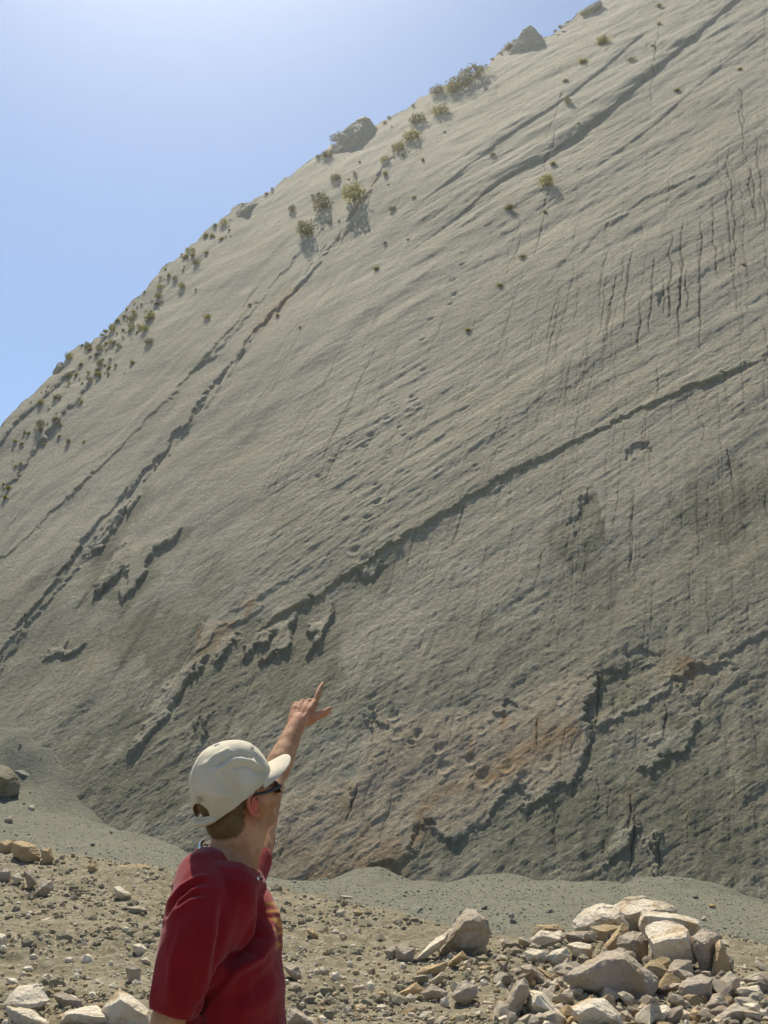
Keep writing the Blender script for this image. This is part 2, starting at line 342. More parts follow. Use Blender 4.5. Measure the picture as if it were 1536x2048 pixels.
# --- slabs that peel away: proud plates with a shaded lower and right edge
o6, k6 = (700, 1300), 2.793; o8, k8 = (0, 900), 2.194; o7, k7 = (1000, 1200), 2.866
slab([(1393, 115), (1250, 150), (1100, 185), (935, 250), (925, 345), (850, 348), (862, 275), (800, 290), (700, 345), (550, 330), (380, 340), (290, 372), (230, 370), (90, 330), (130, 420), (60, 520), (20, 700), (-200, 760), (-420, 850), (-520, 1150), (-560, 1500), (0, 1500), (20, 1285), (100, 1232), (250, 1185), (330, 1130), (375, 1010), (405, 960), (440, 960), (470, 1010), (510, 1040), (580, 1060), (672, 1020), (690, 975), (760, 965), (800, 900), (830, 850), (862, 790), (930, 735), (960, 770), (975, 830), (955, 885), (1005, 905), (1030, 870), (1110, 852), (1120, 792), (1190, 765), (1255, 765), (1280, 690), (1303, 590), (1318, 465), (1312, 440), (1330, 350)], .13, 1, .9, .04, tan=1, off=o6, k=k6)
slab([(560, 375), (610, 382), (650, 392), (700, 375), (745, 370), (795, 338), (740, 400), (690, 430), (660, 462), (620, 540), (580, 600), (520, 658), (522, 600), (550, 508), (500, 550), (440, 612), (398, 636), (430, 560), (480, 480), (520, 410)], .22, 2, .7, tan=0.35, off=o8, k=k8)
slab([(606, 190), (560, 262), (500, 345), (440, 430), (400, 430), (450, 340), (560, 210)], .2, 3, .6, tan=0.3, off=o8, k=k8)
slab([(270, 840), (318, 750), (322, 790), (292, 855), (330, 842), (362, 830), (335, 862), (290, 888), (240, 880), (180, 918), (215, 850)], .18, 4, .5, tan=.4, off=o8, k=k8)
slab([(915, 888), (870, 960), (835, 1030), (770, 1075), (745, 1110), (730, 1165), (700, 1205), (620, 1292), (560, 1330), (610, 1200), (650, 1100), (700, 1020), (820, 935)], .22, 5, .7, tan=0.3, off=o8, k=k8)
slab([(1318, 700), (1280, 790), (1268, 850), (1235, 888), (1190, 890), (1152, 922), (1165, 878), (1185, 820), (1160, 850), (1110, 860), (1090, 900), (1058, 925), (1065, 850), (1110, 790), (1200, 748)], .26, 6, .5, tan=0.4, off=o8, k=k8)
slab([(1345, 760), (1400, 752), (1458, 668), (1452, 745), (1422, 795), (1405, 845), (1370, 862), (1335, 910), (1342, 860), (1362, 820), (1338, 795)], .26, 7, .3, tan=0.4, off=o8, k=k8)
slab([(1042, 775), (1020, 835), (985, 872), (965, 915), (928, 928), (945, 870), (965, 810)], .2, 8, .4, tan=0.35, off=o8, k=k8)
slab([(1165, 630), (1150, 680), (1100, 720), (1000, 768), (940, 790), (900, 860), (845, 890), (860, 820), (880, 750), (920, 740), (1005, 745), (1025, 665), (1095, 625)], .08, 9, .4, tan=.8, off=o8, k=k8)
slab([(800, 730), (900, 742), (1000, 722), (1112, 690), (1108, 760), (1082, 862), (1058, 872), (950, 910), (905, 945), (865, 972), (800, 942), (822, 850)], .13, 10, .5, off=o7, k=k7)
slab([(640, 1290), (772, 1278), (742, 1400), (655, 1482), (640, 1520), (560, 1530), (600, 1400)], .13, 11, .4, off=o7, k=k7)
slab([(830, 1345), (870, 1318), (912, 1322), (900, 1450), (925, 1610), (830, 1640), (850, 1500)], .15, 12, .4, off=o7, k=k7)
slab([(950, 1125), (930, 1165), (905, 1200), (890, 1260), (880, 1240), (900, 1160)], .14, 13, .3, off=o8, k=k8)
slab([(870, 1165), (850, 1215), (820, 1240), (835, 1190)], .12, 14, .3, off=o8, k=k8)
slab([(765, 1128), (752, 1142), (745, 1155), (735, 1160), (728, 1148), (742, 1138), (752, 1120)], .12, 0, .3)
# recesses where a plate has gone
slab([(575, 420), (640, 395), (700, 400), (740, 322), (830, 300), (900, 330), (860, 420), (780, 470), (700, 640), (700, 652), (620, 700), (555, 742), (495, 740), (510, 620)], -.12, 0, .3, green=.9, off=o7, k=k7)
slab([(505, 760), (650, 770), (665, 850), (560, 1000), (470, 1010), (490, 860)], -.06, 0, .3, green=.8, off=o7, k=k7)
slab([(1040, 450), (1120, 410), (1250, 380), (1350, 400), (1340, 560), (1230, 640), (1120, 680), (1090, 600), (1040, 560)], -.09, 0, .6, green=.6, off=o7, k=k7)
slab([(855, 278), (905, 272), (935, 290), (925, 345), (850, 348)], -.1, 0, .2, green=.6, off=o6, k=k6)
slab([(1175, 985), (1192, 1010), (1196, 1045), (1175, 1070), (1150, 1082), (1148, 1050)], -.12, 0, .4, green=.7)
slab([(1258, 900), (1285, 888), (1298, 905), (1280, 920), (1258, 925)], -.14, 0, .3, green=.3)
slab([(1322, 595), (1335, 592), (1332, 615), (1320, 620)], -.2, 0, .2, green=.2)
# --- tracks: rounded hollows, each with a raised lower lip
pits = [(963, 1462, 9), (879, 1500, 11), (943, 1520, 11), (890, 1537, 12), (836, 1472, 11), (797, 1472, 12), (789, 1432, 11), (1015, 1532, 13), (1094, 1528, 14), (968, 1560, 16), (1047, 1555, 11), (745, 1420, 8), (1060, 1620, 9), (825, 1490, 6), (1120, 1405, 8)]
for x, y in [(880, 120), (812, 290), (790, 385), (840, 345), (740, 480), (770, 535), (680, 650), (650, 715), (600, 850), (640, 910), (608, 965), (550, 1060), (660, 430), (560, 530), (520, 600), (240, 790), (470, 1260), (530, 1315), (690, 330), (1210, 740), (330, 660)]:
    pits.append((560 + x / 3.072, 700 + y / 3.072, 8 if y < 1100 else 11))
for x, y in [(930, 500), (925, 530), (905, 560), (900, 610), (910, 590), (860, 640), (845, 680), (1010, 470), (990, 190), (984, 202), (997, 175), (1300, 95)]: pits.append((x, y, 8))
for x, y, rr in pits:
    c = on_wall(np.float64(x), np.float64(y)); cs, ct = st_of(c); rad = rr * np.linalg.norm(c - CAMP) / FPX * 1.0
    idx = box([(x, y)], rr * 4); d = np.hypot(S[idx] - cs + .12 * rad * vn(S[idx] * 5, Tt[idx] * 5, 2), (Tt[idx] - ct) * .85 + .12 * rad * vn(S[idx] * 5, Tt[idx] * 5, 3)) / rad
    dep = (.13 * rad + .012) * (1.1 if y > 1400 else 1.1)
    H[idx] += -dep * np.exp(-d ** 4) + .55 * dep * np.exp(-((d - 1.25) / .35) ** 2) * sstep(.4, -.6, (Tt[idx] - ct) / rad)
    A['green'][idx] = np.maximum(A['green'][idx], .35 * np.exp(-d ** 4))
# --- cracks, running down the dip; some grow from a bush
rc = random.Random(5)
def crack(x, y, L, a=1., w=.03, seed=0):
    c = on_wall(np.float64(x), np.float64(y)); cs, ct = st_of(c); D = np.linalg.norm(c - CAMP); Lm = L * D / FPX / max(.12, abs(float((c - CAMP) @ wnrm)) / D)
    x1 = x + (x - 1400) * -.0 ; pts = []
    n_ = max(4, int(Lm / .5))
    for i in range(n_ + 1): pts.append((cs + .055 * (D / 40) * (fbm(np.array([i * .45]), np.array([seed * 3.3]), 2, 7)[0]) * 2, ct - Lm * i / n_))
    q = np.array(pts); Pq = wP0 + q[:, :1] * ws + q[:, 1:] * wu; qx, qy = project(Pq)
    idx = np.where((PXf > qx.min() - 6) & (PXf < qx.max() + 6) & (PYf > qy.min() - 3) & (PYf < qy.max() + 3))[0]
    if len(idx) == 0: return
    cx = np.interp(-Tt[idx], -q[:, 1], q[:, 0]); d = np.abs(S[idx] - cx + .02 * vn(Tt[idx] * 6, Tt[idx] * 0 + seed, 3))
    k = np.clip((ct - Tt[idx]) / Lm, 0, 1); inside = (Tt[idx] < ct) & (Tt[idx] > ct - Lm)
    ww = np.maximum(w * .6, cell[idx] * .5) * (.5 + .9 * np.sin(np.pi * k)) * (.8 + .4 * vn(Tt[idx] * 2.5, Tt[idx] * 0, seed + 1))
    g = np.exp(-(d / np.maximum(ww, .012)) ** 2) * inside
    H[idx] -= .022 * a * g; A['crack'][idx] = np.maximum(A['crack'][idx], .85 * a * g)
for i in range(70):
    x = rc.uniform(1040, 1560); y = rc.gauss(520, 130)
    if x < 1240 and y < 420: y += 250
    crack(x, y, rc.uniform(30, 150), rc.uniform(.15, .8) , .03, i)
for x, y, L in [(1366, 440, 160), (1400, 430, 190), (1425, 400, 120), (1345, 470, 130), (1310, 520, 120), (1452, 370, 130), (1478, 200, 90), (1510, 270, 130), (1500, 330, 90), (1330, 560, 60), (1265, 500, 130), (1230, 560, 110), (1094, 425, 70), (1098, 380, 40), (1318, 60, 60), (1308, 130, 60), (1128, 180, 70), (1115, 260, 60), (1480, 180, 60), (1455, 300, 160), (1340, 590, 40), (1362, 560, 50), (1373, 545, 70), (1495, 330, 70), (1285, 600, 90)]:
    crack(x, y, L, 1., .05, int(x))
for i in range(150): crack(rc.uniform(560, 1200), rc.uniform(600, 1150), rc.uniform(25, 110), rc.uniform(.15, .6), .02, 200 + i)
for i in range(110): crack(rc.uniform(1100, 1560), rc.uniform(700, 1300), rc.uniform(30, 120), rc.uniform(.2, .6), .02, 400 + i)
for i in range(100): crack(rc.uniform(330, 1560), rc.uniform(1180, 1700), rc.uniform(20, 80), rc.uniform(.2, .7), .02, 600 + i)
for i in range(60): crack(rc.uniform(0, 520), rc.uniform(900, 1500), rc.uniform(15, 60), rc.uniform(.15, .6), .02, 800 + i)
for x, y, L in [(755, 690, 150), (700, 810, 90), (1200, 1340, 110), (930, 1015, 70), (1262, 1090, 60), (690, 880, 80), (1330, 1410, 60), (1268, 1610, 110), (1318, 1690, 80), (1460, 905, 70), (1262, 1590, 60), (715, 1570, 60), (1080, 1440, 50)]:
    crack(x, y, L, .9, .035, int(y))
# --- colour: weathered lower beds, with the shade there painted in; rust and ochre seepage
lowl = interp([(-300, 1080), (0, 1160), (200, 1080), (400, 1130), (550, 1200), (700, 1250), (900, 1230), (1100, 1120), (1250, 1020), (1400, 960), (1536, 900), (1900, 800)], PXf)
nz = fbm(S / 1.6, Tt / 2.6, 5, 70, .6); nz2 = .5 * fbm(S * 3, Tt * 1.2, 3, 71)
A['green'] = np.maximum(A['green'], sstep(-70, 110, PYf - lowl + 190 * nz + 60 * nz2) * .56)
for x, y, a, b, g in [(1450, 1010, 130, 100, .5), (1180, 1030, 26, 60, .75), (1130, 1085, 80, 60, .45), (330, 1270, 90, 60, .6), (470, 1330, 110, 90, .5), (1160, 740, 60, 40, .45), (950, 760, 90, 90, .25), (1150, 1650, 190, 120, .6), (1380, 1620, 200, 190, .6), (260, 1560, 170, 100, .35), (760, 940, 160, 60, .2), (1330, 640, 60, 40, .3), (1270, 1400, 60, 70, .5), (560, 1330, 130, 100, .45), (430, 1400, 80, 70, .35), (230, 1130, 60, 50, .3)]:
    d = np.hypot((PXf - x) / a, (PYf - y) / b) + .9 * nz + nz2; A['green'] = np.maximum(A['green'], A['green'] * 0 + (A['green'] + g * sstep(1.05, .6, d)))
A['green'] = np.clip(A['green'] + .12 * fbm(S / .7, Tt / .7, 3, 75), 0, 1) * (1 - .75 * A['tan'])
for q, w, a in [([(1170, 1462), (1120, 1475), (1080, 1492), (1040, 1512), (1012, 1540), (960, 1556), (930, 1568)], .22, .8), ([(930, 1568), (880, 1590), (850, 1612), (842, 1650), (820, 1700)], .12, .7), ([(1082, 1430), (1072, 1470), (1062, 1505)], .06, .9), ([(1012, 1428), (1004, 1462)], .06, .8), ([(946, 1480), (938, 1515)], .05, .7),
                ([(820, 1705), (760, 1728), (700, 1750), (640, 1765), (590, 1745)], .35, .7), ([(700, 1560), (690, 1620), (660, 1700), (640, 1760)], .10, .5), ([(740, 1640), (715, 1690), (690, 1745)], .07, .6), ([(1390, 1322), (1372, 1338), (1400, 1335)], .3, .8), ([(460, 1235), (440, 1265), (400, 1310)], .2, .6), ([(505, 1200), (490, 1235)], .06, .8), ([(400, 1245), (390, 1290)], .05, .8),
                ([(855, 1800), (860, 1620), (905, 1580)], .05, .4), ([(540, 1690), (600, 1720), (650, 1755)], .3, .4), ([(1262, 1560), (1258, 1640)], .05, .4), ([(590, 570), (540, 630), (500, 680)], .3, .6), ([(755, 360), (735, 395), (700, 445)], .15, .6)]:
    stain('rust', q, w, a)
Pd = P + wnrm * H[:, None]
Fq = grid_faces(NR, NC); fid = np.max(slab_id[Fq], axis=1)
uvst = np.stack([S, Tt], -1)
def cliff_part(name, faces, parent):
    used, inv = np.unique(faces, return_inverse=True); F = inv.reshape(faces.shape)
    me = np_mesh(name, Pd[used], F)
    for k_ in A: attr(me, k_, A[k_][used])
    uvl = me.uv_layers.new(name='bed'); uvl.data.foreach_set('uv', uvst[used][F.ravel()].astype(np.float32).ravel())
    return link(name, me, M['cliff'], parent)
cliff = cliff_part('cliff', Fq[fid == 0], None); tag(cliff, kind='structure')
slabn = {1: 'broad tan slab covered with hollow tracks', 9: 'tan slab with rust streaks'}
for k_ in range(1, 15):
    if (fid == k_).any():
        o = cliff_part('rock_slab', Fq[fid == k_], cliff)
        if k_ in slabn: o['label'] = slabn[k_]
# the hill behind the crest, so that the cliff is not a sheet
cr = Pd.reshape(NR, NC, 3)[-1][::6]; back = np.array([wu[0], wu[1], 0]) / math.hypot(wu[0], wu[1]); rows = [cr]
for dd, dz in ((2, -.8), (10, -2.5), (40, -9), (110, -60)): rows.append(cr + back * dd + np.array([0, 0, dz]) + np.stack([0 * cr[:, 0], 0 * cr[:, 0], .5 * vn(cr[:, 0], cr[:, 1], dd)], -1))
V = np.concatenate(rows); me = np_mesh('hill', V, grid_faces(len(rows), len(cr)))
for k_ in A: attr(me, k_, np.zeros(len(V)))
uvl = me.uv_layers.new(name='bed'); tag(link('hill', me, M['cliff']), kind='structure')
WBVH_V = Pd.reshape(NR, NC, 3)[::4, ::4].reshape(-1, 3); WF = grid_faces(len(range(0, NR, 4)), len(range(0, NC, 4)))
WB = BVHTree.FromPolygons([tuple(p) for p in WBVH_V], [tuple(f) for f in WF])
def wall_hit(x, y):
    r_ = ray(float(x), float(y)); h = WB.ray_cast(Vector(CAMP), Vector(r_ / np.linalg.norm(r_)))
    return h[0] if h[0] is not None else Vector(on_wall(np.float64(x), np.float64(y)))

# ================================================================== THE GROUND
ctl = []
for x, y in [(-400, 1420), (0, 1450), (95, 1505), (130, 1545), (165, 1610), (200, 1640), (290, 1672), (400, 1705), (520, 1738), (640, 1762), (760, 1742), (860, 1768), (1000, 1752), (1100, 1750), (1230, 1756), (1380, 1765), (1536, 1790), (2000, 1795)]:
    q = on_wall(np.float64(x), np.float64(y)); ctl.append(q)
    for bb in (3, 20): ctl.append(q + back * bb + np.array([0, 0, .3]))
for x, y, Y in [(0, 2048, 9.2), (0, 1900, 12.5), (0, 1780, 17.5), (0, 1695, 21.5), (60, 1640, 24), (70, 1560, 27), (0, 1545, 27), (150, 1700, 21), (220, 1850, 14.5), (350, 1752, 18.8), (300, 2000, 10), (650, 1792, 17.8), (650, 1900, 13), (650, 2048, 9), (800, 1832, 16), (1000, 1862, 14.6), (1000, 1960, 11.2), (1000, 2048, 9.0), (1200, 1850, 15.4), (1400, 1850, 15.6), (1300, 1950, 11.6), (1536, 1880, 14.3), (1536, 2048, 9.2), (1250, 2048, 9.2)]:
    ctl.append(at(x, y, Y))
for x, y, z in [(0, 3, 0), (2, 3, 0), (-2, 3, 0), (0, 0, 0), (5, 0, 0), (-5, 0, .0), (0, -15, 0), (15, -5, 0), (-15, -5, .5), (0, 6, 0), (4, 6, 0), (-4, 6, .05), (-40, 10, 1.5), (-40, -20, 1), (40, 0, 0), (40, -30, 0), (0, -50, 0)]: ctl.append(np.array([x, y, z], float))
ctl = np.array(ctl)
def U_(r2): return np.where(r2 > 1e-9, r2 * np.log(np.maximum(r2, 1e-9)), 0)
n_ = len(ctl); K = U_(((ctl[:, None, :2] - ctl[None, :, :2]) ** 2).sum(-1)) + np.eye(n_) * .4; Pm = np.c_[np.ones(n_), ctl[:, :2]]
Wt = np.linalg.solve(np.block([[K, Pm], [Pm.T, np.zeros((3, 3))]]), np.r_[ctl[:, 2], 0, 0, 0])
def tps(x, y):
    x = np.asarray(x, float); y = np.asarray(y, float); z = Wt[n_] + Wt[n_ + 1] * x + Wt[n_ + 2] * y
    for i in range(n_): z = z + Wt[i] * U_((x - ctl[i, 0]) ** 2 + (y - ctl[i, 1]) ** 2)
    return z
BOUND = [(-400, 1640), (0, 1682), (60, 1690), (130, 1705), (200, 1718), (350, 1750), (520, 1775), (650, 1792), (800, 1826), (900, 1850), (1000, 1872), (1150, 1880), (1400, 1870), (1536, 1892), (2200, 1900)]
def gravel_f(x, y, z):
    px, py = project(np.stack([x, y, z], -1)); f = interp(BOUND, px) - py + 9 * fbm(px / 40, py / 14, 3, 80)
    return np.where(y > 4, sstep(-7, 7, f), 0)
def ground_h(x, y):
    z = tps(x, y); g = gravel_f(x, y, z); near = sstep(60, 35, np.hypot(x, y))
    soil = .10 * fbm(x / 1.3, y / 1.3, 4, 81) + .05 * np.abs(fbm(x * 2.2, y * 2.2, 4, 82)) + .028 * fbm(x * 7, y * 7, 3, 83)
    clod = sstep(.0, .5, fbm(x / 1.7, y / 1.7, 2, 84)) * .09 * np.abs(fbm(x * 3.8, y * 3.8, 3, 85))
    gr = .05 * fbm(x / 1.5, y / 1.5, 3, 86) + .012 * fbm(x * 6, y * 6, 3, 87)
    wd = np.abs(z - wall_z(x, y)); cone = .22 * np.exp(-(wd / .8) ** 2) * fbm(x * .9, y * .5, 2, 88)
    calm = sstep(1.2, 3.0, np.hypot(x, y - 3.0))
    return z + near * ((1 - g) * (soil + clod) * (.35 + .65 * calm) + g * (gr + cone * 1.0 + .03 * sstep(.1, .5, fbm(x * 1.6, y * 1.1, 3, 89)))), g
az = np.concatenate([np.linspace(-180, -26, 60)[:-1], np.linspace(-26, 26, 760), np.linspace(26, 180, 60)[1:]])
dd = np.concatenate([[.05], np.geomspace(.6, 6, 30)[:-1], np.geomspace(6, 45, 480), np.geomspace(48, 420, 24)])
AZ, DD = np.meshgrid(np.radians(az), dd); GX = (np.sin(AZ) * DD).ravel(); GY = (np.cos(AZ) * DD).ravel()
GZ, GG = ground_h(GX, GY)
far = np.hypot(GX, GY) > 46; GZ = np.where(far, np.clip(GZ, -3, 3) * .5, GZ)
GZ = np.where((GY > 3) & (wall_z(GX, GY) > GZ + 4), np.minimum(GZ, 3), GZ)
me = np_mesh('ground', np.stack([GX, GY, GZ], -1), grid_faces(len(dd), len(az))[:, ::-1]); attr(me, 'gravel', GG)
tag(link('ground', me, M['ground']), kind='structure')
def gz(x, y): return float(ground_h(np.array([x]), np.array([y]))[0][0])
def ground_hit(px, py):
    r_ = ray(float(px), float(py)); Ys = np.geomspace(5, 60, 500); Q = CAMP + r_[None, :] * (Ys / r_[1])[:, None]
    z = tps(Q[:, 0], Q[:, 1]); b = np.where(Q[:, 2] < z)[0]
    return Q[b[0]] if len(b) else Q[-1]
# ================================================================== ROCKS
def hull_bm(pts):
    bm = bmesh.new()
    for p in pts: bm.verts.new(p)
    r_ = bmesh.ops.convex_hull(bm, input=bm.verts)
    junk = [g for g in set(r_.get('geom_interior', []) + r_.get('geom_unused', [])) if isinstance(g, bmesh.types.BMVert)]
    if junk: bmesh.ops.delete(bm, geom=junk, context='VERTS')
    return bm
def solid(bms, voxel, smooth=0, name='rock'):                         # union of closed shapes through a voxel remesh
    me = bpy.data.meshes.new(name); big = bmesh.new()
    for b in bms:
        t = bpy.data.meshes.new('t'); bmesh.ops.recalc_face_normals(b, faces=b.faces); b.to_mesh(t); b.free(); big.from_mesh(t); bpy.data.meshes.remove(t)
    big.to_mesh(me); big.free()
    o = bpy.data.objects.new('tmp', me); C.objects.link(o)
    m = o.modifiers.new('r', 'REMESH'); m.mode = 'VOXEL'; m.voxel_size = voxel
    if smooth: s_ = o.modifiers.new('s', 'SMOOTH'); s_.iterations = smooth; s_.factor = .5
    dg = bpy.context.evaluated_depsgraph_get(); out = bpy.data.meshes.new_from_object(o.evaluated_get(dg)); out.name = name
    bpy.data.objects.remove(o); bpy.data.meshes.remove(me); return out
def get_v(me):
    V = np.empty(len(me.vertices) * 3, np.float32); me.vertices.foreach_get('co', V); return V.reshape(-1, 3).astype(float)
def get_n(me):
    V = np.empty(len(me.vertices) * 3, np.float32); me.vertex_normals.foreach_get('vector', V); return V.reshape(-1, 3).astype(float)
def set_v(me, V): me.vertices.foreach_set('co', V.astype(np.float32).ravel()); me.update()
def set_smooth(me, s=True): me.polygons.foreach_set('use_smooth', np.full(len(me.polygons), s, bool))
OFF = {'a': (1000, 1748, 2.866), 'b': (550, 1700, 3.072), 'c': (0, 1400, 3.16)}
rkr = random.Random(3)
def chisel(V, rg, n, lo=.84, hi=.96):                          # flat fracture faces: shave everything beyond random planes
    c = V.mean(0); V = V - c
    for i in range(n):
        a = np.array([rg.gauss(0, 1), rg.gauss(0, 1), rg.gauss(0, .8)]); a /= np.linalg.norm(a); q = V @ a; cut = q.max() * rg.uniform(lo, hi); V = V - np.maximum(q - cut, 0)[:, None] * a
    return V + c
def rock(src, outline, inner, mat, label, group=None, name='rock', Y=None, thick=.75, lean=.45, rough=1., cat='rock', hullsets=None):
    ox, oy, k = OFF[src]; O = [(ox + a / k, oy + b / k) for a, b in outline]; mx_, my_ = sum(p[0] for p in O) / len(O), sum(p[1] for p in O) / len(O); O = [(mx_ + (p[0] - mx_) * 1.05, my_ + (p[1] - my_) * 1.05) for p in O]; I = [(ox + q[0] / k, oy + q[1] / k, q[2] if len(q) > 2 else .28) for q in inner]
    X = [p[0] for p in O]; Yy = [p[1] for p in O]; bx = (min(X) + max(X)) / 2; by = max(Yy)
    if Y is None: Y = float(ground_hit(bx, min(by, 2075))[1])
    W = max(X) - min(X); Hh = max(Yy) - min(Yy); Wm = (W * .5 + Hh * .5 + min(W, Hh)) * .5 * Y / FPX * 1.02
    pts = []; cx = sum(X) / len(X); cy = sum(Yy) / len(Yy)
    for x, y in O:
        v_ = (by - y) / max(Hh, 1); pts.append(at(x, y, Y + Wm * (lean * v_ - .05)))
        pts.append(at(cx + (x - cx) * .8, cy + (y - cy) * .8 + 2, Y + Wm * (thick + lean * .4 * v_)))
        if v_ < .25: pts.append(at(cx + (x - cx) * .9, y + 4, Y + Wm * .1))
    for x, y, d in I: pts.append(at(x, y, Y - Wm * d))
    base = Vector(at(bx, by, Y + Wm * .3)); pts = [Vector(p) - base for p in pts]
    me = solid([hull_bm(pts)], max(.007, Wm / 48), 0, name)
    V = get_v(me); N = get_n(me); s = rkr.random() * 50
    fr = 1.8 / Wm
    strata = np.abs(vn3(V * np.array([.6, .6, 3.]) * fr * 1.6 + s, 3))
    d = .050 * vn3(V * fr + s) + .030 * vn3(V * fr * 2.3 + s, 1) + .018 * vn3(V * fr * 5.5 + s, 2) + .010 * vn3(V * fr * 12 + s, 4) - .03 * strata
    V = V + N * ((d * .45 - .02 * sstep(.12, .2, vn3(V * fr * 1.4 + s + 9, 5))) * Wm * rough)[:, None]
    V = chisel(V, rkr, 11 if src != 'z' else 4, .91 if src != 'z' else .95, .99); set_v(me, V); N = get_n(me)
    set_v(me, V + N * ((.007 * vn3(V * fr * 9 + s, 6) + .005 * vn3(V * fr * 20 + s, 7)) * Wm)[:, None]); set_smooth(me, False)
    o = link(name, me, M[mat]); o.location = base; tag(o, label, cat, group); return o
PILE = None
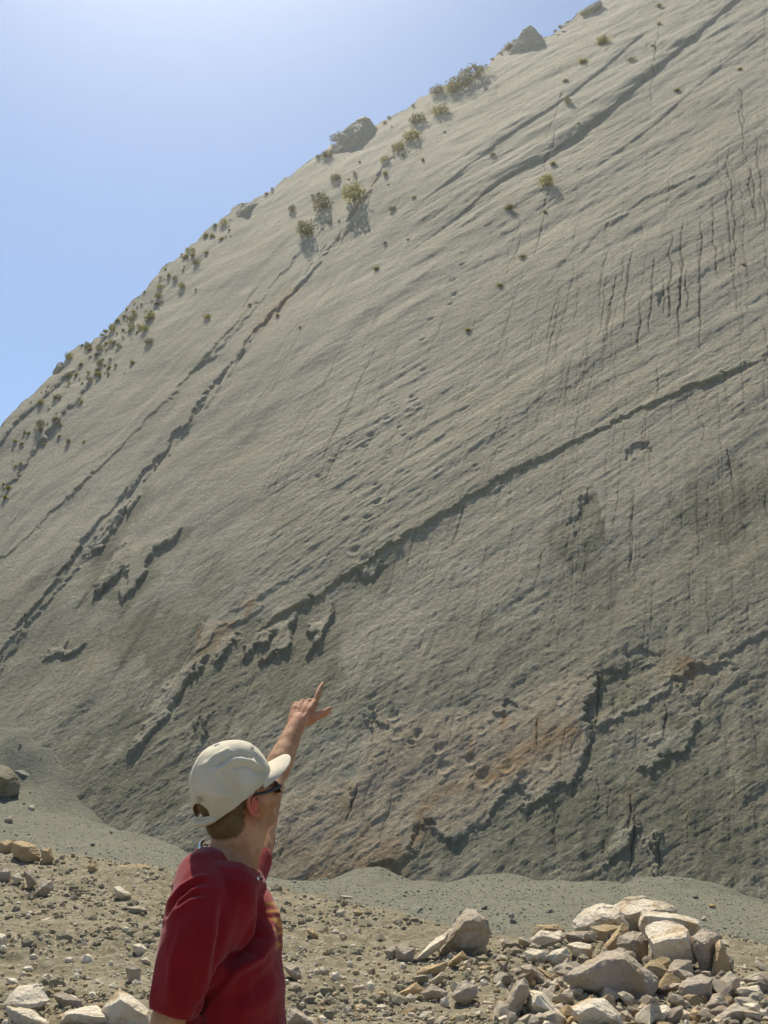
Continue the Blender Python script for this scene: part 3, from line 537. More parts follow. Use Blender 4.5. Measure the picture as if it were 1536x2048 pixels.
RK = [
 ('a', [(405,315),(415,275),(480,200),(585,165),(680,190),(740,300),(720,330),(560,350),(450,330)], [(520,295),(600,235),(680,250)], 'cream', 'left one of the two pale bumpy boulders crowning the rock pile'),
 ('a', [(600,200),(690,165),(735,130),(820,123),(880,138),(930,163),(990,185),(1008,215),(900,320),(740,330),(690,290)], [(700,240),(800,215),(900,205,.3)], 'cream', 'pale domed boulder at the very top of the rock pile'),
 ('a', [(795,330),(800,280),(820,208),(1000,225),(1140,262),(1152,290),(1130,370),(1085,400),(900,400)], [(825,235,.1),(1138,285,.1),(1000,250,.12)], 'cream', 'long cream slab with a flat sunlit top edge behind the pile'),
 ('a', [(830,305),(860,285),(960,268),(1030,285),(1075,310),(1082,360),(1127,440),(1122,500),(1000,560),(920,550),(880,470)], [(870,388),(960,372),(1020,400),(1072,362)], 'cream', 'big block with bright cracked top and ochre stained front, right side of pile'),
 ('a', [(358,578),(420,538),(480,508),(600,458),(700,430),(725,475),(790,500),(830,560),(905,600),(905,660),(880,720),(830,765),(760,730),(600,715),(480,665),(380,625)], [(600,500,.12),(715,490,.12),(850,640,.12),(480,565,.1),(600,680,.12)], 'grey', 'largest broad front slab of the pile, brownish with an ochre streak down its face'),
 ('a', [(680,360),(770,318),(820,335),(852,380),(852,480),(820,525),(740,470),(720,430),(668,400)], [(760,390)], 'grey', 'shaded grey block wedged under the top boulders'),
 ('a', [(568,465),(600,400),(700,283),(742,320),(692,380),(655,435)], [(660,370,.1)], 'ochre', 'thin ochre wedge leaning on the grey block in the middle of the pile'),
 ('a', [(508,300),(600,288),(702,300),(600,400),(570,405),(528,380)], [(600,330,.1)], 'ochre', 'ochre stone under the left top boulder of the pile'),
 ('a', [(185,350),(200,290),(330,290),(375,322),(350,350)], [(270,310,.2)], 'ochre', 'brown low block at the far upper left of the rock pile'),
 ('a', [(165,385),(230,320),(355,342),(355,380),(340,402),(200,425),(158,410)], [(240,350,.1),(340,375,.2)], 'cream', 'tilted tan slab with a flat smooth top at the left of the pile'),
 ('a', [(358,340),(440,323),(517,330),(517,390),(430,402),(400,390)], [(420,350,.1),(490,375,.2)], 'grey', 'squarish grey topped block between the tan slab and the crowning boulder'),
 ('a', [(380,405),(430,390),(520,403),(532,440),(522,482),(470,500),(428,470)], [(440,420,.2),(520,430,.2)], 'cream', 'smooth cream block with a lit flat top and yellow side, left of the ochre wedge'),
 ('a', [(270,465),(300,440),(382,418),(402,470),(330,532),(288,520)], [(340,460)], 'cream', 'rough cream block left of the dark gap in the pile'),
 ('a', [(330,530),(392,478),(412,520),(372,572),(335,560)], [(370,520)], 'grey', 'small cube like stone resting above the front slab'),
 ('a', [(138,442),(180,425),(262,440),(270,480),(230,530),(150,500)], [(200,465)], 'cream', 'pink tinged stone below the tilted tan slab'),
 ('a', [(118,530),(180,518),(290,618),(292,668),(250,662),(160,592)], [(170,540,.2),(280,640,.2)], 'grey', 'long grey bar of rock slanting down at the left of the pile'),
 ('a', [(210,540),(232,530),(305,600),(302,625),(280,615)], [(250,565,.2)], 'ochre', 'narrow yellowish splinter beside the slanting grey bar'),
 ('a', [(265,548),(292,528),(345,580),(300,598)], [(300,560)], 'cream', 'small bright pointed stone above the slanting bar'),
 ('a', [(300,600),(360,585),(402,640),(372,682),(320,645)], [(350,620)], 'grey', 'small round grey stone at the left end of the front slab'),
 ('a', [(40,705),(90,620),(140,598),(168,640),(160,690),(95,760),(85,860),(0,840),(18,760)], [(110,640,.2),(100,700,.25)], 'grey', 'upright tall grey stone at the lower left of the pile'),
 ('a', [(152,690),(200,662),(262,690),(330,790),(388,840),(330,862),(250,800),(180,812),(148,750)], [(215,690,.1),(300,790,.25),(190,740,.25)], 'cream', 'cream wedge with an ochre flank leaning at the lower left of the pile'),
 ('a', [(362,680),(420,635),(470,640),(500,680),(507,702),(430,752),(370,732)], [(430,680)], 'cream', 'rounded cream stone below the left end of the front slab'),
 ('a', [(408,765),(450,730),(520,705),(600,720),(620,760),(690,800),(702,865),(480,900),(425,830)], [(450,790),(520,750),(640,820)], 'cream', 'pitted cream boulder at the bottom centre of the rock pile'),
 ('a', [(840,797),(900,760),(950,750),(1002,790),(1012,890),(860,880)], [(880,800),(950,790)], 'cream', 'pale stone with a sunlit crown at the bottom, right of the pitted boulder'),
 ('a', [(1018,642),(1080,592),(1150,568),(1217,600),(1217,700),(1160,785),(1060,745),(1028,690)], [(1060,650,.15),(1120,720,.2),(1200,620,.1)], 'grey', 'five sided flat faced grey block in the right of the pile'),
 ('a', [(940,562),(1000,490),(1095,495),(1102,560),(1020,645),(950,612)], [(1010,550)], 'grey', 'dark rounded stone under the block with the cracked top'),
 ('a', [(908,622),(950,608),(1018,650),(1012,720),(918,722)], [(960,650)], 'cream', 'cream stone with an ochre base right of the front slab'),
 ('a', [(1098,362),(1160,310),(1250,350),(1262,420),(1210,562),(1160,572),(1108,440)], [(1170,400),(1200,380)], 'grey', 'grey pebbly boulder at the right shoulder of the pile'),
 ('a', [(1208,592),(1240,400),(1257,378),(1290,420),(1322,572),(1260,585)], [(1265,420,.1),(1280,540,.15)], 'ochre', 'tall light triangular splinter standing at the right of the pile'),
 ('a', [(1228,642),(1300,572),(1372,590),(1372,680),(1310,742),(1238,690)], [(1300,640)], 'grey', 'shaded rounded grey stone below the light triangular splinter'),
 ('a', [(1168,772),(1220,690),(1262,678),(1312,750),(1240,815)], [(1235,740)], 'grey', 'small grey stone between the five sided block and the dark angular block'),
 ('a', [(1338,742),(1400,650),(1482,633),(1512,690),(1440,745)], [(1420,670,.2),(1480,690,.25)], 'cream', 'cream block with a sunlit upper edge at the right edge of the pile'),
 ('a', [(1388,742),(1480,740),(1502,800),(1450,838),(1400,790)], [(1450,760)], 'cream', 'bright cream lump under the right edge block'),
 ('a', [(1215,830),(1360,735),(1475,870),(1180,890)], [(1350,775,.1),(1250,850,.15)], 'grey', 'dark flat triangular block at the bottom right of the pile'),
 ('a', [(1008,800),(1040,765),(1100,800),(1112,870),(1030,870)], [(1060,800)], 'cream', 'small lit stone in the bottom row, left of the small pointed one'),
 ('a', [(1090,790),(1120,758),(1192,830),(1180,880),(1110,880)], [(1130,790)], 'ochre', 'small pointed yellowish stone in the bottom row of the pile'),
 ('a', [(1485,560),(1540,590),(1545,700),(1440,652),(1380,600)], [(1480,610)], 'grey', 'rounded stone cut by the right edge of the photo'),
 ('a', [(168,840),(230,790),(335,840),(342,880),(170,890)], [(240,815)], 'grey', 'low stone at the bottom between the upright stone and pitted boulder'),
 ('a', [(855,552),(890,538),(935,580),(900,602)], [(895,560)], 'grey', 'fist sized stone at the right end of the front slab'),
 ('a', [(850,432),(872,425),(892,530),(850,545)], [(870,480)], 'cream', 'narrow cream sliver between the grey block and cracked top block'),
 ('a', [(918,742),(990,730),(1052,770),(1000,792)], [(980,752)], 'ochre', 'flat brown stone lying above the bottom row stones'),
 ('a', [(1300,460),(1342,490),(1337,560),(1312,542)], [(1320,510)], 'grey', 'small grey stone right of the light triangular splinter'),
 ('a', [(0,502),(40,498),(48,560),(10,582)], [(20,530)], 'grey', 'small grey stone off the left end of the pile'),
 ('a', [(60,550),(100,530),(132,548),(130,592),(62,602)], [(100,560)], 'grey', 'small mottled stone left of the slanting grey bar'),
 ('a', [(1500,780),(1545,755),(1560,870),(1490,865)], [(1520,800)], 'grey', 'stone in the bottom right corner of the photo'),
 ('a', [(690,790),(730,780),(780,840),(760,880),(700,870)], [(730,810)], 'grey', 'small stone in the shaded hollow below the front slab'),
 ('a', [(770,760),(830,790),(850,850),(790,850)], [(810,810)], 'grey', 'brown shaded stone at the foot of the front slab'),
 ('b', [(1000,640),(1050,520),(1110,420),(1180,362),(1230,370),(1312,430),(1322,500),(1292,590),(1200,635),(1100,650)], [(1165,435),(1250,425,.2),(1140,475),(1060,560,.2),(1150,600,.2)], 'grey', 'big tilted boulder with a pale peak standing alone in the middle ground'),
 ('b', [(888,640),(980,548),(1060,508),(1052,570),(940,645),(848,685)], [(960,590,.1),(1040,545,.1)], 'cream', 'thin sunlit slab leaning against the left of the tilted boulder'),
 ('b', [(672,622),(738,580),(765,600),(755,650),(700,672)], [(715,620)], 'grey', 'left one of two grey shaded stones beside the leaning slab'),
 ('b', [(740,583),(800,605),(865,600),(850,682),(790,692),(745,660)], [(790,640)], 'grey', 'right one of two grey shaded stones beside the leaning slab'),
 ('b', [(1208,632),(1240,583),(1292,588),(1322,652),(1212,662)], [(1260,610)], 'ochre', 'tan rounded stone at the right foot of the tilted boulder'),
 ('b', [(1038,742),(1060,690),(1152,618),(1177,650),(1120,702)], [(1100,670,.15)], 'ochre', 'golden angular slab in front of the tilted boulder'),
 ('b', [(868,760),(900,718),(1052,688),(1040,740),(960,782),(880,788)], [(950,730)], 'ochre', 'brown elongated stone lying below the golden slab'),
 ('b', [(943,812),(1030,745),(1052,772),(992,832)], [(1000,780)], 'grey', 'pale grey flat stone beneath the brown elongated stone'),
 ('b', [(722,892),(800,850),(870,813),(905,862),(830,888)], [(830,855,.15)], 'ochre', 'yellow wedge shaped slab lying on the soil'),
 ('b', [(903,882),(960,818),(1062,870),(1050,902),(920,912)], [(960,860,.2)], 'grey', 'brown wedge stone just right of the yellow wedge'),
 ('b', [(1085,902),(1130,820),(1170,803),(1242,832),(1240,880),(1180,948),(1110,922)], [(1170,850,.2),(1190,900,.25)], 'grey', 'squarish grey block with a pale vertical vein, left of the pile'),
 ('b', [(1248,722),(1290,705),(1332,712),(1330,742),(1280,762)], [(1290,730)], 'ochre', 'reddish brown stone up from the veined block'),
 ('b', [(1330,742),(1360,703),(1387,740),(1345,757)], [(1360,730)], 'grey', 'small grey stone touching the reddish brown stone'),
 ('b', [(1340,1062),(1400,1010),(1452,1008),(1482,1075),(1400,1090)], [(1410,1030)], 'cream', 'lit cream stone low before the upright stone of the pile'),
 ('b', [(72,1062),(90,980),(132,968),(258,1075),(200,1090)], [(130,1000,.2),(180,1050,.2)], 'grey', 'grey block low beside the back of the red shirt, at the bottom'),
 ('b', [(53,712),(142,703),(162,790),(130,803),(70,752)], [(100,740)], 'grey', 'grey brown stone next to the shirt front'),
 ('b', [(373,380),(400,360),(432,370),(422,412),(385,402)], [(400,385)], 'cream', 'white stone left of the round tan stone, far soil bank'),
 ('b', [(478,377),(510,358),(542,385),(512,412)], [(510,385)], 'ochre', 'round tan stone on the far soil bank'),
 ('b', [(388,277),(480,285),(472,297),(400,292)], [(430,286)], 'cream', 'flat pale sliver on the edge of the green gravel'),
 ('b', [(188,487),(225,478),(252,492),(270,532),(228,542)], [(230,510)], 'ochre', 'brown stone on the bank a short way right of the shirt'),
 ('b', [(468,852),(500,825),(542,840),(500,872)], [(500,845)], 'grey', 'dark egg shaped stone in the middle of the soil'),
 ('c', [(35,1912),(120,1808),(235,1793),(318,1890),(250,1950),(130,1985),(60,1965)], [(60,1915,.3),(130,1965,.3),(245,1930,.2)], 'cream', 'large cream block with a flat pale top at the bottom left'),
 ('c', [(28,1930),(120,1975),(200,1958),(345,2060),(100,2080),(50,2000)], [(150,1990,.1),(300,2050,.1)], 'cream', 'cream slab tucked under the large block in the bottom left corner'),
 ('c', [(355,2070),(422,1968),(612,1928),(712,2010),(700,2085)], [(430,1978,.3),(465,2022,.3),(660,1995,.25)], 'cream', 'low cream block with a white lit top left of the sharp ridged one'),
 ('c', [(640,1962),(750,1818),(940,1950),(960,2080),(700,2085)], [(760,1895,.2),(930,1990,.15),(740,1990,.2)], 'cream', 'sharp ridged block with a pointed peak right behind the man'),
 ('c', [(328,1862),(400,1848),(522,1900),(502,1942),(400,1962)], [(400,1890,.2)], 'grey', 'grey half buried stone above the two bottom left blocks'),
 ('c', [(718,1182),(760,1178),(838,1230),(820,1252),(730,1242)], [(740,1200,.3),(800,1240,.3)], 'cream', 'bright box shaped stone on the left slope'),
 ('c', [(198,1242),(260,1150),(332,1138),(342,1190),(290,1232)], [(270,1180)], 'grey', 'pointed grey stone high on the left slope'),
 ('c', [(-20,960),(0,900),(92,880),(75,960),(20,975)], [(40,920)], 'ochre', 'tan stone at the left edge where soil meets gravel'),
 ('c', [(78,902),(140,890),(232,920),(255,1000),(170,1022),(80,982)], [(150,930)], 'ochre', 'broad ochre boulder near the left edge where soil meets gravel'),
 ('c', [(255,942),(322,928),(342,1010),(270,1035)], [(300,960)], 'ochre', 'ochre lump right of the broad ochre boulder'),
 ('c', [(738,1050),(840,1033),(952,1045),(948,1092),(740,1087)], [(745,1062,.1),(940,1060,.1)], 'ochre', 'long low golden block on the left soil bank'),
 ('c', [(552,1052),(600,1010),(625,1080),(560,1098)], [(590,1050)], 'ochre', 'brown stone left of the long golden block'),
 ('c', [(798,1312),(890,1298),(935,1330),(850,1352)], [(860,1315)], 'grey', 'flat whitish mottled stone beside the shoulder'),
 ('c', [(248,1392),(330,1370),(335,1400),(262,1412)], [(290,1388)], 'cream', 'flat pale stone midway down the left slope'),
 ('c', [(833,1547),(900,1538),(932,1580),(880,1622),(850,1592)], [(880,1560)], 'cream', 'upper one of the three pale stones behind the sleeve'),
 ('c', [(883,1642),(930,1625),(955,1660),(900,1668)], [(920,1640)], 'cream', 'smallest middle one of the three pale stones behind the sleeve'),
 ('c', [(788,1692),(830,1653),(892,1700),(882,1782),(810,1772)], [(830,1700)], 'grey', 'lower whitish one of the three stones behind the sleeve'),
 ('c', [(-30,1480),(0,1475),(42,1480),(42,1560),(0,1592)], [(10,1510)], 'cream', 'stone cut by the left edge above the bottom blocks'),
 ('c', [(68,1112),(120,1090),(142,1130),(100,1162)], [(105,1120)], 'cream', 'whitish stone near the left edge below the tan boulders'),
 ('c', [(148,1082),(200,1068),(232,1160),(180,1192)], [(190,1110)], 'grey', 'grey stone left of the pointed grey stone'),
 ('c', [(-20,1080),(20,1050),(70,1080),(60,1150),(-10,1150)], [(20,1090)], 'grey', 'pale grey stone at the left edge below the tan stones'),
 ('c', [(33,1752),(100,1758),(118,1792),(60,1802)], [(80,1775)], 'cream', 'small pale stone just above the large bottom left block'),
 ('c', [(178,672),(210,663),(222,690),(190,700)], [(200,680)], 'cream', 'lone white stone on the green gravel chute'),
 ('c', [(28,752),(70,730),(82,762),(40,782)], [(60,755)], 'grey', 'lone grey stone on the gravel near the left edge'),
 ('c', [(-60,420),(0,405),(60,425),(110,480),(132,530),(120,590),(50,612),(-40,600)], [(40,500),(-10,480)], 'clod', 'brown earthy hump at the left edge beside the gravel chute'),
 ('c', [(90,440),(150,445),(205,482),(190,498),(120,490)], [(150,470)], 'shale', 'thin green slab lying on the chute by the brown hump'),
 ('a', [(1195,180),(1210,165),(1240,175),(1225,193)], [(1215,182)], 'ochre', 'lone tan stone on the gravel right of the pile'),
 ('a', [(1150,260),(1170,242),(1188,248),(1168,265)], [(1168,255)], 'cream', 'lone pale chip on the gravel just above the cream slab'),
]
pilegrp = 'boulders of the rock pile'
for r_ in RK:
    rock(r_[0], r_[1], r_[2], r_[3], r_[4], group=pilegrp if (r_[0] == 'a' and 'lone' not in r_[4]) else 'larger stones on the rubble')
# medium stones: 14 shapes, 290 copies
def stone_mesh(seed, mat, npts=14, sub=2, flat=.6, amp=.07):
    rr = random.Random(seed); pts = []
    for i in range(npts):
        a_ = Vector((rr.gauss(0, 1), rr.gauss(0, 1), rr.gauss(0, 1))).normalized(); pts.append(Vector((a_.x * rr.uniform(.8, 1.2), a_.y * rr.uniform(.7, 1), a_.z * flat)))
    bm = hull_bm(pts); bmesh.ops.triangulate(bm, faces=bm.faces)
    bmesh.ops.subdivide_edges(bm, edges=bm.edges, cuts=sub, use_grid_fill=True); me = bpy.data.meshes.new('stone'); bm.to_mesh(me); bm.free()
    V = get_v(me); N = get_n(me); V = V + N * (amp * vn3(V * 1.7 + seed))[:, None]; V = chisel(V, rr, 9, .72, .95); set_v(me, V + N * (amp * .35 * vn3(V * 4 + seed, 2))[:, None]); set_smooth(me, False); me.materials.append(M[mat]); return me
protos = [stone_mesh(100 + i, m_, flat=random.uniform(.45, .8)) for i, m_ in enumerate(['cream'] * 6 + ['grey'] * 5 + ['ochre'] * 3)]
gprotos = [stone_mesh(140 + i, 'shale', flat=.5) for i in range(4)]
rr = random.Random(21); taken = []
for i in range(298):
    inpile = i >= 172
    for _ in range(30):
        u_ = rr.random()
        if u_ < .42: px, py = rr.uniform(-40, 420), rr.gauss(1790, 70)
        elif u_ < .8: px, py = rr.uniform(580, 1560), rr.uniform(1860, 2060)
        else: px, py = rr.uniform(560, 1120), rr.uniform(1800, 2040)
        if inpile: px, py = rr.uniform(1000, 1560), 2070 - abs(rr.gauss(0, 85))
        if py < interp(BOUND, px) + 6 or py > 2075: continue
        if not inpile and 1000 < px < 1500 and 1800 < py < 1990: continue
        if all((px - a_) ** 2 + (py - b_) ** 2 > 200 for a_, b_ in taken): break
    taken.append((px, py)); g_ = ground_hit(px, py); s_ = rr.lognormvariate(math.log(.125 if inpile else .048), .3 if inpile else .45) * (1 if py < 1900 else .85)
    me_ = rr.choice(protos); o = bpy.data.objects.new('stone', me_); C.objects.link(o)
    o.location = (g_[0], g_[1], gz(g_[0], g_[1]) + s_ * (.35 if inpile else .12)); o.rotation_euler = (rr.gauss(0, .35), rr.gauss(0, .35), rr.uniform(0, 6.28)); o.scale = (s_, s_ * rr.uniform(.7, 1.1), s_ * rr.uniform(.7, 1.2))
    kind_ = {'cream': 'pale cream', 'grey': 'grey', 'ochre': 'yellow brown'}[me_.materials[0].name.split('_')[0]]
    sz_ = 'fist sized' if s_ > .062 else ('small' if s_ > .045 else 'tiny'); zn = 'at the far left of the rubble' if px < 150 else ('on the left slope behind the man' if px < 450 else ('right of the red shirt' if px < 800 else ('beside the tilted boulder' if px < 1050 else 'among the left end of the rock pile' if px < 1140 else 'among the middle of the rock pile' if px < 1300 else 'in the right part of the rock pile' if px < 1430 else 'at the right edge by the rock pile')))
    dz_ = 'near the gravel' if py < 1800 else ('halfway back' if py < 1920 else 'towards the front' if py < 1990 else 'along the bottom'); sz_ = 'head sized' if s_ > .12 else sz_
    tag(o, '%s %s stone %s, %s' % (sz_, kind_, zn, dz_), 'stone', '%s %s stones %s, %s' % (sz_, kind_, zn, dz_))
for i in range(46):
    px = rr.choice([rr.uniform(-30, 380), rr.gauss(890, 60), rr.uniform(650, 1540)]); t_ = rr.random() ** 1.5; py = float(interp(BOUND, px)) * (1 - t_) + (float(interp(CONTACT, px)) + 8) * t_
    g_ = ground_hit(px, py); s_ = rr.lognormvariate(math.log(.055), .45); o = bpy.data.objects.new('stone', rr.choice(gprotos)); C.objects.link(o)
    o.location = (g_[0], g_[1], gz(g_[0], g_[1]) + s_ * .1); o.rotation_euler = (rr.gauss(0, .4), rr.gauss(0, .4), rr.uniform(0, 6.28)); o.scale = (s_, s_ * .8, s_ * rr.uniform(.5, .9))
    zn = 'in the gravel chute at the left' if px < 400 else ('in the pale spill at the foot of the wall' if px < 960 else 'on the gravel behind the rock pile')
    tag(o, '%s grey green stone lying %s' % ('larger' if s_ > .06 else 'small', zn), 'stone', '%s grey green stones %s' % ('larger' if s_ > .06 else 'small', zn))
# gravel, pebbles and clods nobody could count
def scatter(name, mat, n, smin, smax, test, seed, sunk=.2, jag=.35):
    rs = np.random.RandomState(seed); bm = bmesh.new(); bmesh.ops.create_icosphere(bm, subdivisions=1, radius=1); bm.verts.ensure_lookup_table()
    v0 = np.array([q.co[:] for q in bm.verts]); f0 = np.array([[q.index for q in f.verts] for f in bm.faces]); bm.free()
    th = np.radians(rs.uniform(-25, 25, n * 6)); dq = np.exp(rs.uniform(np.log(7.5), np.log(33), n * 6)); x = np.sin(th) * dq; y = np.cos(th) * dq
    z, g = ground_h(x, y); px, py = project(np.stack([x, y, z], -1)); ok = test(px, py, g, x, y, rs); x, y, z, dq = [q[ok][:n] for q in (x, y, z, dq)]; n = len(x)
    s = smin * (1 - rs.rand(n) * (1 - (smax / smin) ** -1.6)) ** (-1 / 1.6)
    V = v0[None] * (1 + jag * (rs.rand(n, len(v0), 1) - .5)) * (.65 + .5 * rs.rand(n, 1, 3))
    tl = rs.normal(0, .5, n); ct_, st_ = np.cos(tl)[:, None], np.sin(tl)[:, None]; V = np.stack([V[:, :, 0], V[:, :, 1] * ct_ - V[:, :, 2] * st_, V[:, :, 1] * st_ + V[:, :, 2] * ct_], -1); a = rs.rand(n) * 6.28; ca, sa = np.cos(a)[:, None], np.sin(a)[:, None]
    X = (V[:, :, 0] * ca - V[:, :, 1] * sa) * s[:, None] + x[:, None]; Yq = (V[:, :, 0] * sa + V[:, :, 1] * ca) * s[:, None] + y[:, None]
    Z = V[:, :, 2] * s[:, None] + (z + s * sunk)[:, None]
    me = np_mesh(name, np.stack([X, Yq, Z], -1).reshape(-1, 3), (f0[None] + np.arange(n)[:, None, None] * len(v0)).reshape(-1, 3), False)
    tag(link(name, me, M[mat]), kind='stuff')
clump = lambda x, y, s_: fbm(x / 1.1, y / 1.1, 3, s_)
scatter('pebbles', 'cream', 4600, .008, .07, lambda px, py, g, x, y, rs: (g < .4) & (wall_z(x, y) < 1) & (clump(x, y, 90) + rs.rand(len(x)) * .5 > .12), 1)
scatter('brown_pebbles', 'ochre', 2600, .008, .05, lambda px, py, g, x, y, rs: (g < .4) & (wall_z(x, y) < 1) & (clump(x, y, 94) + rs.rand(len(x)) * .5 > .1), 5)
scatter('soil_clods', 'clod', 7000, .012, .085, lambda px, py, g, x, y, rs: (g < .3) & (wall_z(x, y) < 1) & (clump(x, y, 91) > -.05), 2, .1, .6)
scatter('gravel', 'shale', 5200, .007, .022, lambda px, py, g, x, y, rs: (g > .5) & (wall_z(x, y) < tps(x, y) + .2), 3)
scatter('pale_gravel', 'shale', 700, .010, .045, lambda px, py, g, x, y, rs: (g > .3) & (wall_z(x, y) < tps(x, y)) & (clump(x, y, 93) > .1), 4)
# outcrops on the crest
def outcrop(outline, inner, label, px, py):
    P0 = wall_hit(px, py); r_ = rock('z', outline, inner, 'cliffrock', label, name='crest_rock', Y=float(P0[1]) + .3, thick=.9, rough=1.2, cat='rock'); return r_
OFF['z'] = (0, 0, 1)
outcrop([(640,330),(672,285),(692,258),(697,248),(728,235),(738,238),(756,262),(770,285),(720,330)], [(715,265,.1),(700,290,.1)], 'square topped outcrop breaking the skyline with a shrub on its left', 715, 290)
outcrop([(1015,120),(1032,82),(1046,60),(1060,50),(1068,54),(1076,64),(1084,72),(1095,100),(1060,130)], [(1055,85,.1),(1045,105,.1)], 'jagged outcrop on the skyline near the top of the photo', 1055, 100)
outcrop([(455,455),(470,425),(484,408),(508,402),(520,408),(530,440),(490,460)], [(495,413)], 'low outcrop on the skyline left of the square one', 495, 425)
outcrop([(1160,26),(1178,10),(1200,0),(1205,8),(1180,24)], [(1185,14)], 'thin outcrop where the skyline leaves the photo', 1180, 30)
outcrop([(105,745),(116,726),(124,724),(130,733),(120,748)], [(118,735)], 'little knob on the far left skyline', 120, 745)
# ================================================================== PLANTS
def blades(n, seed, mat, kind):
    rr = np.random.RandomState(seed); V = []; F = []; rows_ = []
    for i in range(n):
        if kind == 'tuft':
            d = np.array([rr.normal(0, .55), rr.normal(0, .55), abs(rr.normal(.9, .3))]); d /= np.linalg.norm(d); L = rr.uniform(.6, 1.05); w = .035
            side = np.cross(d, rr.normal(size=3)); side /= np.linalg.norm(side); b = rr.normal(0, .10, 3) * [1, 1, .2]; mid = b + d * L * .55 + rr.normal(0, .03, 3); tip = b + d * L + np.array([0, 0, -.12 * L])
            k = len(V); V += [b - side * w, b + side * w, mid + side * w * .8, mid - side * w * .8, tip, tip]; F += [(k, k + 1, k + 2, k + 3), (k + 3, k + 2, k + 4, k + 5)]
        else:
            d = rr.normal(size=3); d /= np.linalg.norm(d); r_ = rr.uniform(.25, 1) ** .6; lump = 1 + .35 * math.sin(d[0] * 4 + seed) * math.cos(d[1] * 5 + seed); c = d * r_ * np.array([.85, .85, .65]) * lump + np.array([0, 0, .55])
            a = rr.normal(size=3); a /= np.linalg.norm(a); b = np.cross(a, rr.normal(size=3)); b /= np.linalg.norm(b); w = rr.uniform(.05, .11); h = w * rr.uniform(1, 2)
            k = len(V); V += [c - b * w * .5, c + a * h * .5 - b * w * .1, c + b * w * .5 + a * h * .5, c + b * w * .3 - a * h * .5]; F += [(k, k + 1, k + 2, k + 3)]
    me = np_mesh(kind, np.array(V), np.array(F), False); me.materials.append(mat); return me
def stems(seed, mat):
    rr = random.Random(seed); V = []; F = []
    for i in range(9):
        d = Vector((rr.gauss(0, .45), rr.gauss(0, .45), 1)).normalized() * rr.uniform(.7, 1.1); k = len(V)
        for z_, w in ((0, .025), (1, .008)):
            for a_ in range(3): V.append(tuple(d * z_ + Vector((math.cos(a_ * 2.1) * w, math.sin(a_ * 2.1) * w, 0))))
        for a_ in range(3): F.append((k + a_, k + (a_ + 1) % 3, k + 3 + (a_ + 1) % 3, k + 3 + a_))
    me = np_mesh('stem', np.array(V), np.array(F), False); me.materials.append(mat); return me
stemmat = NT('dry_twig', .9, .1).done((.13, .095, .055))
PM = {'green': [blades(900, 1, M['green'], 'leafy'), blades(800, 2, M['green'], 'leafy')], 'dark': [blades(900, 3, M['dark'], 'leafy'), blades(800, 4, M['dark'], 'leafy')],
      'dry': [blades(170, 5, M['dry'], 'tuft'), blades(150, 6, M['dry'], 'tuft')], 'gtuft': [blades(190, 7, M['green'], 'tuft'), blades(170, 8, M['green'], 'tuft')]}
SM = [stems(1, stemmat), stems(2, stemmat)]
prr = random.Random(8)
def plant(px, py, rpx, kind, label, group=None, cat='bush', sink=0., name='shrub', thing=True):
    p = wall_hit(px, py); D = (p - Vector(CAMP)).length; s_ = rpx * D / FPX * (1.2 if thing else 1.15)
    q = (Vector(wnrm) * .75 + Vector((0, 0, .65))).normalized().to_track_quat('Z', 'Y'); rot = q @ Matrix.Rotation(prr.uniform(0, 6.28), 3, 'Z').to_quaternion()
    p = p - Vector(wnrm) * (.12 * s_)
    if thing:
        o = empty(name, p); o.rotation_mode = 'QUATERNION'; o.rotation_quaternion = rot; o.scale = (s_ * prr.uniform(.8, 1.25), s_ * prr.uniform(.8, 1.25), s_ * prr.uniform(.75, 1.2)); f = bpy.data.objects.new('foliage', prr.choice(PM[kind])); C.objects.link(f); f.parent = o
        if kind in ('green', 'dark'): t = bpy.data.objects.new('stem', prr.choice(SM)); C.objects.link(t); t.parent = o
    else:
        o = bpy.data.objects.new(name, prr.choice(PM[kind])); C.objects.link(o); o.location = p; o.rotation_mode = 'QUATERNION'; o.rotation_quaternion = rot; o.scale = (s_ * prr.uniform(.8, 1.2), s_, s_ * prr.uniform(.8, 1.3))
    tag(o, label, cat, group); return o
